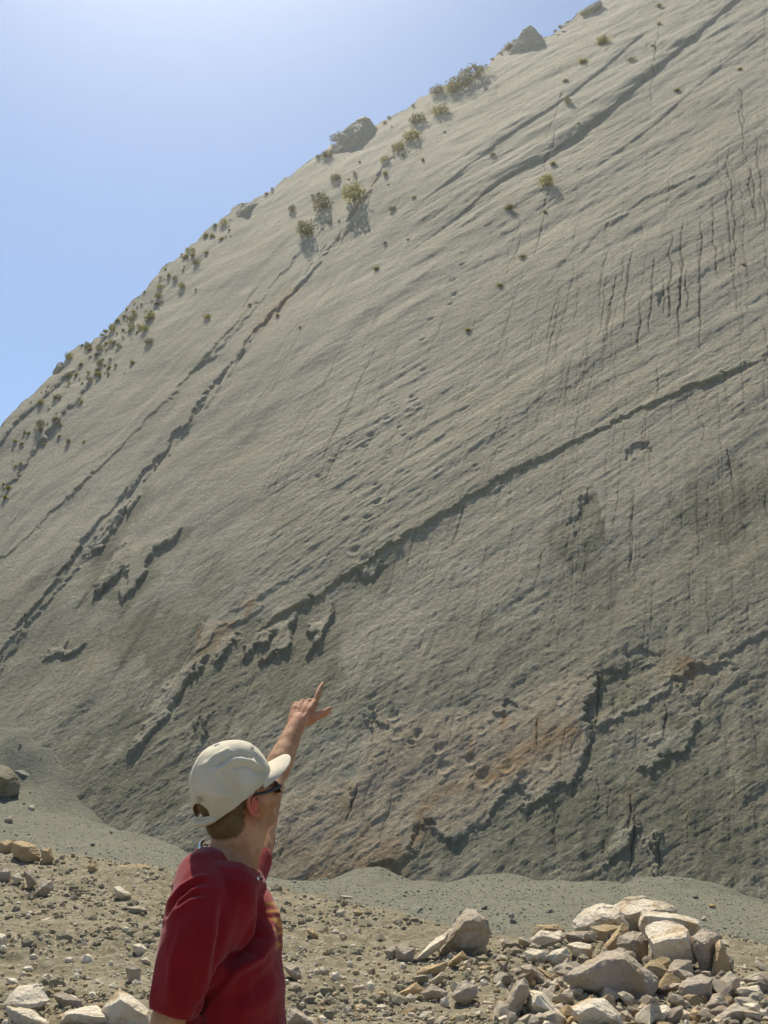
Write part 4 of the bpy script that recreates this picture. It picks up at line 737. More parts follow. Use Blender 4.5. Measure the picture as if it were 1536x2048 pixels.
BUSH = [(710, 400, 24, 'green', 'bright yellow green bush above the long fracture'), (646, 415, 20, 'dark', 'dark bush left of the bright yellow green bush'), (612, 470, 19, 'dark', 'round dark bush nearest the fracture, below two others'),
 (1094, 370, 18, 'green', 'round yellow green bush casting a long shadow on the open bedding plane'), (1018, 418, 15, 'dry', 'sparse straw coloured tuft left of the round green bush'), (1131, 163, 10, 'dry', 'compact yellow brown tuft with a dark shadow in the upper right'), (1136, 207, 8, 'dark', 'tiny dark plant below the compact yellow brown tuft'),
 (1106, 330, 9, 'gtuft', 'small thin plant directly above the round green bush'), (882, 228, 16, 'green', 'olive bush under the crest with dark hollow beside it'), (836, 246, 15, 'dark', 'dark leafy bush in the gully below the crest'), (826, 278, 18, 'green', 'long olive bush trailing down the gully'), (800, 300, 14, 'green', 'lowest olive bush in the gully'),
 (948, 155, 22, 'dark', 'tallest dark shrub on the skyline'), (922, 172, 20, 'dark', 'paler shrub on the skyline left of the tallest one'), (905, 185, 14, 'green', 'olive clump leaning below the skyline shrubs'), (876, 186, 15, 'dark', 'low shrub on the skyline between the shrubs and the square outcrop'), (1018, 98, 14, 'dry', 'straw tuft on the skyline left of the jagged outcrop'),
 (680, 282, 16, 'dark', 'shrub at the left foot of the square topped outcrop'), (1318, 14, 9, 'dry', 'reddish brown tuft near the top edge of the photo'), (1318, 50, 6, 'dry', 'small straw tuft under the reddish brown one'), (1206, 88, 17, 'gtuft', 'faint feathery plant high on the wall'), (1166, 125, 13, 'gtuft', 'feathery plant left of the compact yellow brown tuft'),
 (770, 322, 10, 'green', 'small olive bush at the top of the fracture'), (771, 350, 9, 'gtuft', 'yellow tuft on the fracture edge'), (672, 360, 13, 'dark', 'grey bush below the square outcrop'), (585, 422, 8, 'dark', 'small grey bush on the blank slope left of the dark bush'), (654, 314, 10, 'dark', 'small dark bush just under the skyline left of the outcrop'),
 (828, 396, 7, 'gtuft', 'thin plant halfway between gully and green bush'), (753, 540, 9, 'gtuft', 'little yellowish plant low on the smooth middle of the wall'), (770, 487, 5, 'dry', 'tiny brown tuft above the little yellowish plant'), (816, 480, 5, 'dry', 'tiny brown tuft right of its twin'), (1045, 516, 7, 'dark', 'small dim plant below the sparse straw tuft'),
 (1000, 572, 9, 'gtuft', 'faint green plant in the middle of the wall'), (936, 662, 8, 'gtuft', 'lowest faint green plant on the wall'), (1090, 425, 6, 'gtuft', 'green sprig in the crack below the round green bush'), (415, 636, 8, 'green', 'single green plant on the smooth left slope'), (298, 686, 9, 'dark', 'single brownish plant at the edge of the left scrub'), (500, 610, 6, 'gtuft', 'yellow sprig beside the fracture'),
 (555, 632, 6, 'gtuft', 'yellow sprig right of the fracture'), (1354, 182, 8, 'dry', 'straw tuft on the right part of the wall'), (1487, 530, 5, 'dry', 'tiny reddish plant on the ridge at the right edge'), (1305, 92, 6, 'dry', 'tiny tuft at the head of a crack in the upper right'), (1262, 122, 7, 'dark', 'small dark plant on the upper band'), (1480, 140, 6, 'gtuft', 'tiny green plant high at the right edge'),
 (1157, 247, 5, 'gtuft', 'tiny plant below the tiny dark one'), (985, 310, 5, 'dark', 'tiny plant between gully and long shadow band'), (785, 420, 8, 'dark', 'dark little plant in a hollow under the fracture top'), (600, 655, 5, 'dry', 'tiny brown sprig below the fracture'), (137, 885, 6, 'dark', 'little plant below the left scrub'), (168, 884, 5, 'gtuft', 'little yellow plant beside its dark neighbour below the scrub')]
for b in BUSH: plant(*b)
CR2 = [(0, 930), (60, 880), (130, 800), (190, 740), (240, 690), (290, 640), (330, 590), (380, 540), (430, 500), (470, 440)]
for i in range(180):
    x = prr.uniform(-20, 470) if prr.random() < .8 else prr.uniform(150, 330); y0 = float(interp(CREST, x)); w = float(np.interp(x, [-20, 60, 150, 260, 380, 470], [190, 170, 150, 110, 85, 60]))
    y = y0 + 4 + abs(prr.gauss(.42, .33)) * w; k_ = prr.choice(['green', 'gtuft', 'gtuft', 'gtuft', 'dry', 'dark'])
    nm = {'green': 'olive leafy', 'gtuft': 'yellow green grassy', 'dry': 'dry straw', 'dark': 'dark grey green'}[k_]
    rp = 2.6 + 7 * prr.random() ** 2.2 * (1.15 if k_ == 'dark' else 1); big_ = 'large' if rp > 6.5 else ('middling' if rp > 4 else 'small'); zone = 'at the left edge of the photo' if x < 80 else ('above the far left band' if x < 190 else ('in the middle of the swath' if x < 320 else 'at the upper end of the swath'))
    row = 'right on the skyline' if y - y0 < 18 else ('just below the skyline' if y - y0 < 60 else 'well below the skyline')
    plant(x, y, rp, k_, '%s %s tuft %s, %s' % (big_, nm, zone, row), '%s %s tufts %s, %s' % (big_, nm, zone, row), 'tuft', name='scrub_tuft', thing=False)
for i in range(22):
    x = prr.uniform(470, 1150); y = float(interp(CREST, x)) + prr.uniform(0, 6)
    plant(x, y, prr.uniform(3, 7), prr.choice(['dark', 'dry', 'dark']), 'small dark tuft on the bare skyline ' + ('left of the square topped outcrop' if x < 680 else 'between the outcrops' if x < 1020 else 'right of the jagged outcrop'), 'tufts along the bare skyline ' + ('to the left' if x < 680 else 'between outcrops' if x < 1020 else 'to the right'), 'tuft', name='scrub_tuft', thing=False)
for i in range(24):
    k = prr.random(); x = np.interp(k, [0, 1], [860, 600]) + prr.gauss(0, 45); y = np.interp(k, [0, 1], [250, 440]) + prr.gauss(0, 40)
    if y < interp(CREST, x) + 8: continue
    plant(float(x), float(y), prr.uniform(2.5, 6), prr.choice(['dark', 'gtuft', 'dry']), 'tiny scattered tuft on the upper slope around the gully and fracture', 'tiny tufts around the gully', 'tuft', name='scrub_tuft', thing=False)
# ================================================================== THE MAN
def tube_bm(path, radii, n=14, flat=None):                     # round ended tapered tube; flat=(vector, factor) squashes the section
    P_ = [Vector(p) for p in path]; ra = list(radii)
    # resample smoothly
    Q = []; Rr = []
    for i in range(len(P_) - 1):
        a, b = P_[i], P_[i + 1]; a0 = P_[max(i - 1, 0)]; b1 = P_[min(i + 2, len(P_) - 1)]
        for k in range(6):
            t = k / 6; q = .5 * ((2 * a) + (b - a0) * t + (2 * a0 - 5 * a + 4 * b - b1) * t * t + (-a0 + 3 * a - 3 * b + b1) * t ** 3)
            Q.append(q); Rr.append(ra[i] * (1 - t) + ra[i + 1] * t)
    Q.append(P_[-1]); Rr.append(ra[-1])
    d0 = (Q[1] - Q[0]).normalized(); d1 = (Q[-1] - Q[-2]).normalized()
    pre = [(Q[0] - d0 * Rr[0] * math.sin(a), Rr[0] * math.cos(a)) for a in (1.5, 1.1, .6)]; post = [(Q[-1] + d1 * Rr[-1] * math.sin(a), Rr[-1] * math.cos(a)) for a in (.6, 1.1, 1.5)]
    rings = pre + list(zip(Q, Rr)) + post
    bm = bmesh.new(); prev = None; up = None; first = None
    for i, (c, r_) in enumerate(rings):
        a = rings[max(i - 1, 0)][0]; b = rings[min(i + 1, len(rings) - 1)][0]; d = (b - a).normalized()
        if up is None: up = d.orthogonal().normalized()
        if flat and i == 0: up = Vector(flat[0])
        u_ = (up - d * up.dot(d)).normalized(); w_ = d.cross(u_); up = u_
        ff = flat[1] if flat else 1.0
        ring = [bm.verts.new(c + (u_ * math.cos(2 * math.pi * k / n) * ff + w_ * math.sin(2 * math.pi * k / n)) * max(r_, .0004)) for k in range(n)]
        if prev:
            for k in range(n): bm.faces.new((prev[k], prev[(k + 1) % n], ring[(k + 1) % n], ring[k]))
        else: bm.faces.new(ring[::-1])
        prev = ring
    bm.faces.new(prev); return bm
def ell_bm(M4, c, r_, seg=24):
    bm = bmesh.new(); bmesh.ops.create_uvsphere(bm, u_segments=seg, v_segments=seg // 2, radius=1)
    for q in bm.verts: q.co = M4 @ (Vector(c) + Vector((q.co.x * r_[0], q.co.y * r_[1], q.co.z * r_[2])))
    return bm
def V3(x, y, Y): return Vector(at(x, y, Y))
def loft_bm(rings, n=36):                                        # rings: (centre, half x, half y)
    bm = bmesh.new(); prev = None
    for c, a, b in rings:
        ring = [bm.verts.new(c + Vector((a * math.copysign(abs(math.cos(t)) ** .85, math.cos(t)), b * math.copysign(abs(math.sin(t)) ** .85, math.sin(t)), 0))) for t in [2 * math.pi * k / n for k in range(n)]]
        if prev:
            for k in range(n): bm.faces.new((prev[k], prev[(k + 1) % n], ring[(k + 1) % n], ring[k]))
        else: bm.faces.new(ring[::-1])
        prev = ring
    bm.faces.new(prev); return bm
YAW, TIP = 50., 24.
hf = Vector((math.sin(R(YAW)), math.cos(R(YAW)), 0)); hr = Vector((math.cos(R(YAW)), -math.sin(R(YAW)), 0)); z_ = Vector((0, 0, 1))
ff_ = hf * math.cos(R(TIP)) + z_ * math.sin(R(TIP)); fu = z_ * math.cos(R(TIP)) - hf * math.sin(R(TIP))
HC = V3(474, 1592, 3.0)
HM = Matrix.Translation(HC) @ Matrix([[hr[i], ff_[i], fu[i], 0] for i in range(3)] + [[0, 0, 0, 1]])
def hp(x, y, z): return HM @ Vector((x, y, z))
def skin_mat():
    m = NT('sunburnt_skin', .68, .22); v = m.co(); a = m.noise(v, 14, 4); b = m.noise(v, 140, 3)
    col = m.mix(m.ramp(a, .38, .62), (.37, .18, .09), (.50, .275, .155)); col = m.mix(m.attr('red'), col, (.55, .13, .085))
    col = m.mix(m.ramp(b, .5, .8, 0, .3), col, (.40, .22, .12)); col = m.mix(m.attr('stubble'), col, (.33, .19, .11))
    m.b.inputs['Subsurface Weight'].default_value = .12; m.b.inputs['Subsurface Radius'].default_value = (.01, .004, .002); m.b.inputs['Subsurface Scale'].default_value = .6
    return m.done(col, m.bump(b, .0015, .6))
def cloth_mat(name, c1, c2, weave=420, fine=.0006, attr_col=None):
    m = NT(name, .9, .1); v = m.co(); a = m.noise(v, 9, 4); w = m.noise(v, weave, 2)
    m.b.inputs['Sheen Weight'].default_value = .15
    col = m.mix(m.ramp(a, .3, .7), c1, c2)
    if attr_col: col = m.mix(m.attr(attr_col[0]), col, attr_col[1])
    n = m.bump(m.noise(v, 22, 4, .6, .6), .006, .6); return m.done(col, m.bump(w, fine, .5, n))
M['skin'] = skin_mat()
M['shirt'] = cloth_mat('dark_red_cotton', (.20, .008, .012), (.25, .011, .015), attr_col=('print', (.55, .27, .03)))
M['collar'] = cloth_mat('red_rib', (.19, .008, .012), (.21, .010, .013))
M['cap'] = cloth_mat('offwhite_canvas', (.60, .52, .385), (.68, .60, .465), attr_col=('dirt', (.50, .41, .24)))
M['capd'] = cloth_mat('offwhite_stitch', (.50, .46, .38), (.55, .51, .42))
M['trouser'] = cloth_mat('khaki_cotton', (.22, .18, .12), (.26, .21, .14))
M['hair'] = NT('short_fair_brown_hair', .75, .3); mh = M['hair']; vv = mh.co(); M['hair'] = mh.done(mh.mix(mh.noise(mh.mapv(vv, (200, 200, 40)), 1, 3), (.13, .075, .03), (.27, .175, .08)), mh.bump(mh.noise(vv, 260, 3), .002))
M['black'] = NT('black_plastic', .3, .5).done((.012, .012, .014)); M['lens'] = NT('dark_lens', .06, .8).done((.01, .012, .018))
M['cord'] = NT('black_cord', .8, .2).done((.02, .016, .015)); mm = NT('silver', .25, .5); mm.b.inputs['Metallic'].default_value = 1; M['silver'] = mm.done((.85, .85, .83))
M['shoe'] = NT('brown_leather', .6, .3).done((.09, .055, .03)); M['eye'] = NT('eye_white', .2, .5).done((.7, .68, .64)); M['strap'] = cloth_mat('strap_canvas', (.52, .46, .33), (.6, .53, .4))
man = empty('person', (float(at(455, 1740, 3.0)[0]), 3.0, gz(-.42, 3.0)))
tag(man, 'man in a dark red T-shirt and off-white cap pointing up at the rock face', 'person')
MI = Vector(man.location)
def part(name, me, mat, parent=man):
    o = link(name, me, M[mat] if mat else None, parent)
    if parent is man: o.location = -MI
    return o
# ---- body: head, neck, chest and both arms in one skin
W1 = V3(597, 1440, 3.62); EL = V3(543, 1562, 3.45); SHL = V3(503, 1712, 3.17)
tipd = (V3(630, 1362, 3.73) - W1); d_ = tipd.normalized()
nb = Vector((-.12, -.80, .58)); nb = (nb - d_ * nb.dot(d_)).normalized(); tt = d_.cross(nb).normalized()
if tt.x < 0: tt = -tt
def hand(Wp, d, nb_, t, point):
    bms = []; K = [(.031, .082), (.010, .086), (-.011, .078), (-.031, .066)]
    for i, (o_, l_) in enumerate(K):
        k = Wp + d * l_ + t * o_
        bms.append(tube_bm([Wp - d * .015 + t * o_ * .55, Wp + d * .045 + t * o_ * .85, k], [.017, .0165, .0125 - .0007 * i], 12))
        seg = [(.044, .027, .022), (.046, .029, .022), (.043, .027, .021), (.034, .021, .019)][i]; r0 = [.0098, .0098, .0093, .0083][i]
        if i == 0 and point: dirs = [d * .99 + nb_ * .08, d * .995 - nb_ * .03, d * .985 - nb_ * .10]
        elif point: dirs = [d * (.30 - .08 * i) - nb_ * .95, -d * .85 - nb_ * .45, -d * .75 + nb_ * .55]
        else: dirs = [d * .9 - nb_ * .3, d * .7 - nb_ * .6, d * .4 - nb_ * .8]
        p = [k]; 
        for s_, dv in zip(seg, dirs): p.append(p[-1] + dv.normalized() * s_)
        bms.append(tube_bm(p, [r0 * 1.12, r0, r0 * .9, r0 * .72], 12)); bms.append(ell_bm(Matrix.Translation(k + nb_ * .001), (0, 0, 0), (.0118, .0118, .0118), 12))
    b = Wp + t * .022 + d * .012 - nb_ * .012; m_ = Wp + t * .050 + d * .038 - nb_ * .012
    bms.append(tube_bm([b, m_, m_ + t * .024 + d * .018, m_ + t * .036 + d * .034 + nb_ * .004], [.019, .0145, .0115, .009], 12))
    return bms
elR = V3(322, 2085, 2.76); wrR = V3(470, 2200, 2.86); dR = (Vector((.55, .35, -.75))).normalized(); nR = Vector((.2, -.95, -.1)); nR = (nR - dR * nR.dot(dR)).normalized(); tR = dR.cross(nR)
bms = [ell_bm(HM, (0, -.014, .035), (.076, .097, .088)), ell_bm(HM, (0, .040, -.022), (.064, .058, .080)), ell_bm(HM, (0, .046, -.088), (.047, .042, .030)), ell_bm(HM, (0, .076, -.098), (.022, .016, .018)),
       ell_bm(HM, (.034, .060, -.038), (.026, .034, .034)), ell_bm(HM, (-.034, .060, -.038), (.026, .034, .034)), ell_bm(HM, (0, .083, .022), (.058, .018, .012)),
       tube_bm([hp(0, .094, .012), hp(0, .106, -.012), hp(0, .116, -.034), hp(0, .108, -.043)], [.009, .011, .014, .010]), ell_bm(HM, (.013, .104, -.038), (.008, .010, .007)), ell_bm(HM, (-.013, .104, -.038), (.008, .010, .007)),
       ell_bm(HM, (0, .092, -.060), (.026, .012, .006)), ell_bm(HM, (0, .090, -.070), (.022, .012, .007))]
for s_ in (1, -1):                                                # ears: rim, lobe and hollow left open
    path = [hp(s_ * .073, .008, -.002), hp(s_ * .085, -.004, .010), hp(s_ * .092, -.022, .004), hp(s_ * .091, -.030, -.020), hp(s_ * .084, -.019, -.043), hp(s_ * .075, -.002, -.053)]
    bms.append(tube_bm(path, [.005, .0055, .006, .0055, .006, .006], 10)); bms.append(ell_bm(HM, (s_ * .075, -.010, -.018), (.006, .018, .028))); bms.append(ell_bm(HM, (s_ * .079, .007, -.022), (.004, .005, .007)))
NB = V3(452, 1745, 3.0)
bms += [tube_bm([hp(0, -.030, -.02), hp(0, -.030, -.075), V3(462, 1712, 3.0), NB], [.060, .061, .060, .070], 24), tube_bm([hp(0, .026, -.080), V3(484, 1705, 3.01), V3(474, 1750, 3.0)], [.045, .050, .052], 20),
        tube_bm([NB, V3(452, 1830, 3.0), V3(455, 1950, 3.0), V3(455, 2120, 3.0)], [.085, .10, .10, .11], 24), tube_bm([NB + Vector((0, -.13, -.05)), NB + Vector((0, 0, -.03)), NB + Vector((.02, .12, -.03))], [.055, .06, .055], 20),
        tube_bm([V3(420, 1790, 2.86), V3(372, 1930, 2.79), elR], [.055, .046, .040], 20), tube_bm([elR, elR.lerp(wrR, .35), wrR], [.041, .040, .027], 20),
        tube_bm([V3(470, 1760, 3.08), SHL, SHL.lerp(EL, .5), EL], [.055, .054, .047, .041], 20), tube_bm([EL, EL.lerp(W1, .3), EL.lerp(W1, .75), W1], [.040, .043, .031, .0265], 20, (nb, .86))]
bms += hand(W1, d_, nb, tt, True) + hand(wrR, dR, nR, -tR, False)
me = solid(bms, .0032, 4, 'body'); V = get_v(me); N = get_n(me); px, py = project(V); L = np.array([(HM.inverted() @ Vector(q))[:] for q in V])
ear = np.exp(-((L[:, 1] + .010) ** 2 + (L[:, 2] + .020) ** 2) / .035 ** 2) * sstep(.070, .078, np.abs(L[:, 0]))
near_ear = np.exp(-((L[:, 1] + .02) ** 2 + (L[:, 2] + .02) ** 2) / .06 ** 2) * sstep(.04, .07, np.abs(L[:, 0]))
attr(me, 'red', np.clip(ear * .85 + near_ear * .25 + .25 * np.exp(-((py - 1425) / 30) ** 2) * (px > 560), 0, 1)); attr(me, 'stubble', .45 * sstep(.02, .05, L[:, 1]) * sstep(-.05, -.08, L[:, 2]) * sstep(-.13, -.11, L[:, 2]) * (L[:, 1] < .13))
set_v(me, V + N * (.0015 * vn3(V * 40))[:, None]); set_smooth(me); body = part('body', me, 'skin')
# fine fair hair on the pointing forearm
rs = np.random.RandomState(9); tt_ = ((V - np.array(EL[:])) @ np.array((W1 - EL).normalized()[:])) / (W1 - EL).length; dd_ = np.linalg.norm(V - np.array(EL[:]) - tt_[:, None] * np.array((W1 - EL)[:]), axis=1)
cand = np.where((tt_ > .05) & (tt_ < .98) & (dd_ < .07))[0]; FV = []; FF = []; ax_ = np.array((W1 - EL).normalized()[:])
for j in rs.choice(cand, 1500):
    n = N[j]; t = ax_ - n * (ax_ @ n) + rs.normal(0, .5, 3); t /= np.linalg.norm(t); s2 = np.cross(n, t); k = len(FV); Lh = rs.uniform(.006, .013); FV += [V[j] - s2 * .0003, V[j] + s2 * .0003, V[j] + t * Lh + n * Lh * .4]; FF.append((k, k + 1, k + 2))
M['armhair'] = NT('fair_arm_hair', .6, .3).done((.50, .36, .17)); hm_ = np_mesh('arm_hair', np.array(FV), np.array(FF), False); ho_ = link('arm_hair', hm_, M['armhair'], body); ho_['kind'] = 'stuff'
# ---- T-shirt
def R_(py, xl, xr, Y, b): a = V3(xl, py, Y); c = V3(xr, py, Y); return ((a + c) / 2, (c.x - a.x) / 2, b)
tors = loft_bm([R_(1728, 405, 500, 3.0, .07), R_(1738, 390, 514, 3.0, .12), R_(1760, 372, 526, 3.0, .170), R_(1800, 356, 541, 3.0, .192), R_(1850, 348, 553, 3.0, .195), R_(1900, 345, 560, 3.0, .19), R_(1960, 345, 567, 3.0, .186), R_(2048, 348, 573, 3.0, .186), R_(2180, 350, 577, 3.0, .188), R_(2290, 350, 580, 3.0, .192)])
bms = [tors, tube_bm([V3(438, 1738, 2.98), V3(404, 1752, 2.90), V3(405, 1800, 2.83), V3(393, 1862, 2.79), V3(371, 1940, 2.77), V3(350, 2012, 2.77)], [.052, .064, .082, .086, .078, .066], 28),
       tube_bm([V3(455, 1790, 2.87), V3(425, 1880, 2.83), V3(395, 1960, 2.80)], [.085, .075, .05], 24),
       tube_bm([V3(470, 1770, 3.07), V3(498, 1728, 3.15), V3(508, 1694, 3.22), V3(511, 1676, 3.26)], [.075, .062, .054, .056], 24),
       tube_bm([V3(392, 1722, 2.98), V3(386, 1742, 2.98), V3(380, 1775, 2.98)], [.022, .035, .05], 20)]
me = solid(bms, .0045, 6, 'tshirt'); V = get_v(me); N = get_n(me); px, py = project(V)
vis = (N @ np.array([0, -1., .1])) > -.35
def pl_d(pts, px, py):
    b = np.full(len(px), 1e9); q = np.array(pts, float); par = np.zeros(len(px))
    for i in range(len(q) - 1):
        d = q[i + 1] - q[i]; k = np.clip(((px - q[i][0]) * d[0] + (py - q[i][1]) * d[1]) / (d @ d), 0, 1); e = np.hypot(px - q[i][0] - k * d[0], py - q[i][1] - k * d[1]); m = e < b; b[m] = e[m]; par[m] = (i + k[m]) / (len(q) - 1)
    return b, par
D = np.zeros(len(V))
for pts, w, a in [([(410, 1750), (385, 1756), (362, 1772), (340, 1800), (322, 1840)], 5, .010), ([(410, 1763), (380, 1769), (352, 1795), (330, 1830)], 5, -.008), ([(407, 1774), (385, 1780), (358, 1802), (335, 1838)], 5, .009), ([(405, 1786), (378, 1790), (350, 1815)], 5, -.007), ([(403, 1797), (382, 1800), (362, 1812), (345, 1835)], 6, .008),
                  ([(526, 1780), (531, 1830), (526, 1872), (505, 1900), (470, 1922), (450, 1938)], 9, -.040), ([(542, 1830), (538, 1880), (515, 1915), (470, 1945), (440, 1985)], 11, .020), ([(453, 1934), (430, 1972), (393, 2036)], 6, -.018), ([(432, 1780), (425, 1880), (402, 2000)], 12, .009), ([(470, 1800), (462, 1860), (440, 1930)], 10, .008), ([(450, 1800), (443, 1870), (425, 1950)], 8, -.008),
                  ([(568, 1960), (530, 2000), (470, 2035)], 14, .009), ([(562, 1905), (545, 1940), (510, 1975), (460, 2000)], 10, -.008), ([(572, 2020), (520, 2060), (450, 2090)], 14, -.009), ([(400, 1840), (378, 1930), (360, 2010)], 9, -.007), ([(365, 1850), (345, 1920), (335, 2000)], 8, .006), ([(420, 1985), (405, 2060)], 9, .01), ([(440, 1745), (480, 1765), (520, 1775)], 8, .004), ([(538, 1790), (548, 1830), (556, 1870)], 4, .007), ([(532, 1795), (540, 1840), (541, 1870)], 4, -.006), ([(500, 1960), (490, 2010), (480, 2060)], 10, .006)]:
    d, par = pl_d(pts, px, py); D += a * np.exp(-(d / w) ** 2) * np.sin(np.pi * np.clip(par, .03, .97)) ** .4 * vis
D += .006 * vn3(V * np.array([11, 11, 4.])) + .004 * vn3(V * np.array([24, 24, 9.]), 1) - .003 * np.abs(vn3(V * np.array([16, 16, 10.]), 2))
pr = np.zeros(len(V))
for pts in [[(541, 1806), (548, 1812), (553, 1822)], [(543, 1822), (550, 1826), (555, 1832), (552, 1840)], [(545, 1838), (550, 1848), (557, 1852)], [(545, 1858), (551, 1868), (558, 1866), (557, 1856), (550, 1852)], [(550, 1884), (557, 1890), (553, 1896)]]:
    d, _ = pl_d(pts, px, py); pr = np.maximum(pr, np.exp(-(d / 2.6) ** 2) * (N[:, 0] > .1))
attr(me, 'print', pr * .85); V = V + N * D[:, None]
hc = np.array(V3(347, 2024, 2.77)); hd = np.array((V3(347, 2024, 2.77) - V3(371, 1940, 2.77)).normalized()); q = (V - hc) @ hd; lat = np.linalg.norm((V - hc) - q[:, None] * hd, axis=1)
m_ = (q > 0) & (q < .2) & (lat < .088) & (V[:, 1] < 2.855); V[m_] -= np.minimum(q[m_], .2)[:, None] * hd * sstep(.2, .12, q[m_])[:, None]
set_v(me, V); set_smooth(me)
# open the ends: sleeves and hem are cloth edges, not plugs
shirt = part('tshirt', me, 'shirt')
def ring_path(c, ax, ay, n=40): return [Vector(c) + ax * math.cos(2 * math.pi * k / n) + ay * math.sin(2 * math.pi * k / n) for k in range(n)]
def ring_mesh(name, path, r_, n=8, flat=1.0, upv=Vector((0, 0, 1))):
    m_ = len(path); V_ = []; 
    for i, p in enumerate(path):
        d = (path[(i + 1) % m_] - path[i - 1]).normalized(); u_ = (upv - d * upv.dot(d)).normalized(); w_ = d.cross(u_)
        for k in range(n): V_.append(p + (u_ * math.cos(2 * math.pi * k / n) + w_ * math.sin(2 * math.pi * k / n) * flat) * r_)
    F_ = [(i * n + k, i * n + (k + 1) % n, ((i + 1) % m_) * n + (k + 1) % n, ((i + 1) % m_) * n + k) for i in range(m_) for k in range(n)]
    return np_mesh(name, np.array([q[:] for q in V_]), np.array(F_))
bk, fr_ = V3(391, 1710, 3.0), V3(519, 1752, 3.02); cc = (bk + fr_) / 2
path = ring_path(cc, (fr_ - bk) / 2, Vector((0, .088, 0))); path = [p + Vector((0, 0, -.028 * abs(math.sin(2 * math.pi * k / 40)) + .004 * math.sin(k * 1.3))) for k, p in enumerate(path)]
part('collar', ring_mesh('collar', path, .013, 10, .30), 'collar', shirt)
hem = ring_path(V3(345, 2022, 2.77), Vector((.064, 0, 0)), Vector((0, .062, 0)), 30); 
# ---- hair at the nape
bms = [ell_bm(HM, (0, -.017, .030), (.081, .099, .092)), ell_bm(HM, (0, -.050, -.045), (.066, .056, .062)), ell_bm(HM, (0, -.050, -.080), (.052, .042, .040))]
me = solid(bms, .004, 3, 'hair'); bm = bmesh.new(); bm.from_mesh(me); inv = HM.inverted(); kill = []
for q in bm.verts:
    l = inv @ q.co; lim = .016 if l.z > -.02 else -.030 - (-.02 - l.z) * .35
    if l.y > lim + .004 * math.sin(l.z * 300) or l.z > .07 or l.z < -.122: kill.append(q)
bmesh.ops.delete(bm, geom=kill, context='VERTS'); bm.to_mesh(me); bm.free(); set_smooth(me); hair = part('hair', me, 'hair')
Vh = get_v(me); Nh = get_n(me); rs = np.random.RandomState(4); pick = rs.randint(0, len(Vh), 5200); SV = []; SF = []
dn_ = np.array((-fu * .9 - ff_ * .15)[:]); 
for i_, j in enumerate(pick):
    b = Vh[j]; n = Nh[j]; t = dn_ - n * (dn_ @ n) + rs.normal(0, .35, 3); t /= np.linalg.norm(t); s2 = np.cross(n, t); Ls = rs.uniform(.006, .013); k = len(SV)
    SV += [b - s2 * .0007, b + s2 * .0007, b + t * Ls + n * Ls * .35]; SF.append((k, k + 1, k + 2))
part('short_strands', np_mesh('short_strands', np.array(SV), np.array(SF), False), 'hair', hair)['kind'] = 'stuff'
# ---- cap
nt_, nph = 264, 96; CV = []; keep = []
for i in range(nph):
    ph = (i / (nph - 1)) * math.pi / 2
    for j in range(nt_):
        th = 2 * math.pi * j / nt_; z0 = .004 + .024 * math.cos(th) - .006 * math.cos(2 * th); rr_ = math.cos(ph) ** .62; hgt = (.146 - z0)
        seam = 1 - .018 * math.exp(-((((th / (2 * math.pi) * 6) % 1) - .5) / .5) ** 2 * 0) 
        panel = .0035 * abs(math.sin(3 * th)) * math.sin(ph * 2)
        CV.append(((.094 + panel) * math.sin(th) * rr_, -.008 + (.116 + panel) * math.cos(th) * rr_, z0 + hgt * math.sin(ph) ** 1.12))
CV = np.array(CV)
CF = []
for i in range(nph - 1):
    for j in range(nt_):
        th = 2 * math.pi * (j + .5) / nt_ - math.pi; zz = i / (nph - 1)
        if zz > .085 and (th / .42) ** 2 + ((zz - .085) / .155) ** 2 < 1: continue
        CF.append((i * nt_ + j, i * nt_ + (j + 1) % nt_, (i + 1) * nt_ + (j + 1) % nt_, (i + 1) * nt_ + j))
WV = np.array([(HM @ Vector(q))[:] for q in CV]); px, py = project(WV); nn = CV - np.array([0, -.008, .03]); nn /= np.linalg.norm(nn, axis=1)[:, None]; Hn = np.array(HM.to_3x3()); nw = nn @ Hn.T
D = .0035 * vn3(CV * 16) + .002 * vn3(CV * 38, 1)
for pts, w, a in [([(432, 1530), (455, 1517), (480, 1509), (502, 1514)], 4, -.007), ([(440, 1540), (470, 1522), (500, 1524), (520, 1535)], 4, .006), ([(470, 1535), (495, 1530), (515, 1545)], 4, -.006), ([(505, 1500), (517, 1525), (530, 1545)], 4, -.006), ([(412, 1530), (430, 1515), (455, 1503)], 5, .004), ([(405, 1555), (420, 1530), (432, 1515)], 4, -.004), ([(400, 1600), (440, 1610), (480, 1600)], 8, -.003), ([(440, 1560), (470, 1580), (510, 1580)], 10, -.004)]:
    d, par = pl_d(pts, px, py); D += a * np.exp(-(d / w) ** 2) * (nw[:, 1] < .3)
WV = WV + nw * D[:, None]
cap = part('cap', np_mesh('cap', WV, np.array(CF)), 'cap'); attr(cap.data, 'dirt', np.clip(sstep(.10, -.02, CV[:, 2]) * .55 + .3 * vn3(CV * 22, 3), 0, 1))
sm = cap.modifiers.new('cloth', 'SOLIDIFY'); sm.thickness = .0025
def capsurf(th, f):                                         # a point on the crown, f from 0 (edge) to 1 (top)
    j = int(round(th / (2 * math.pi) * nt_)) % nt_; i = int(round(f * (nph - 1))); return Vector(WV[i * nt_ + j]) + Vector(nw[i * nt_ + j]) * .0012
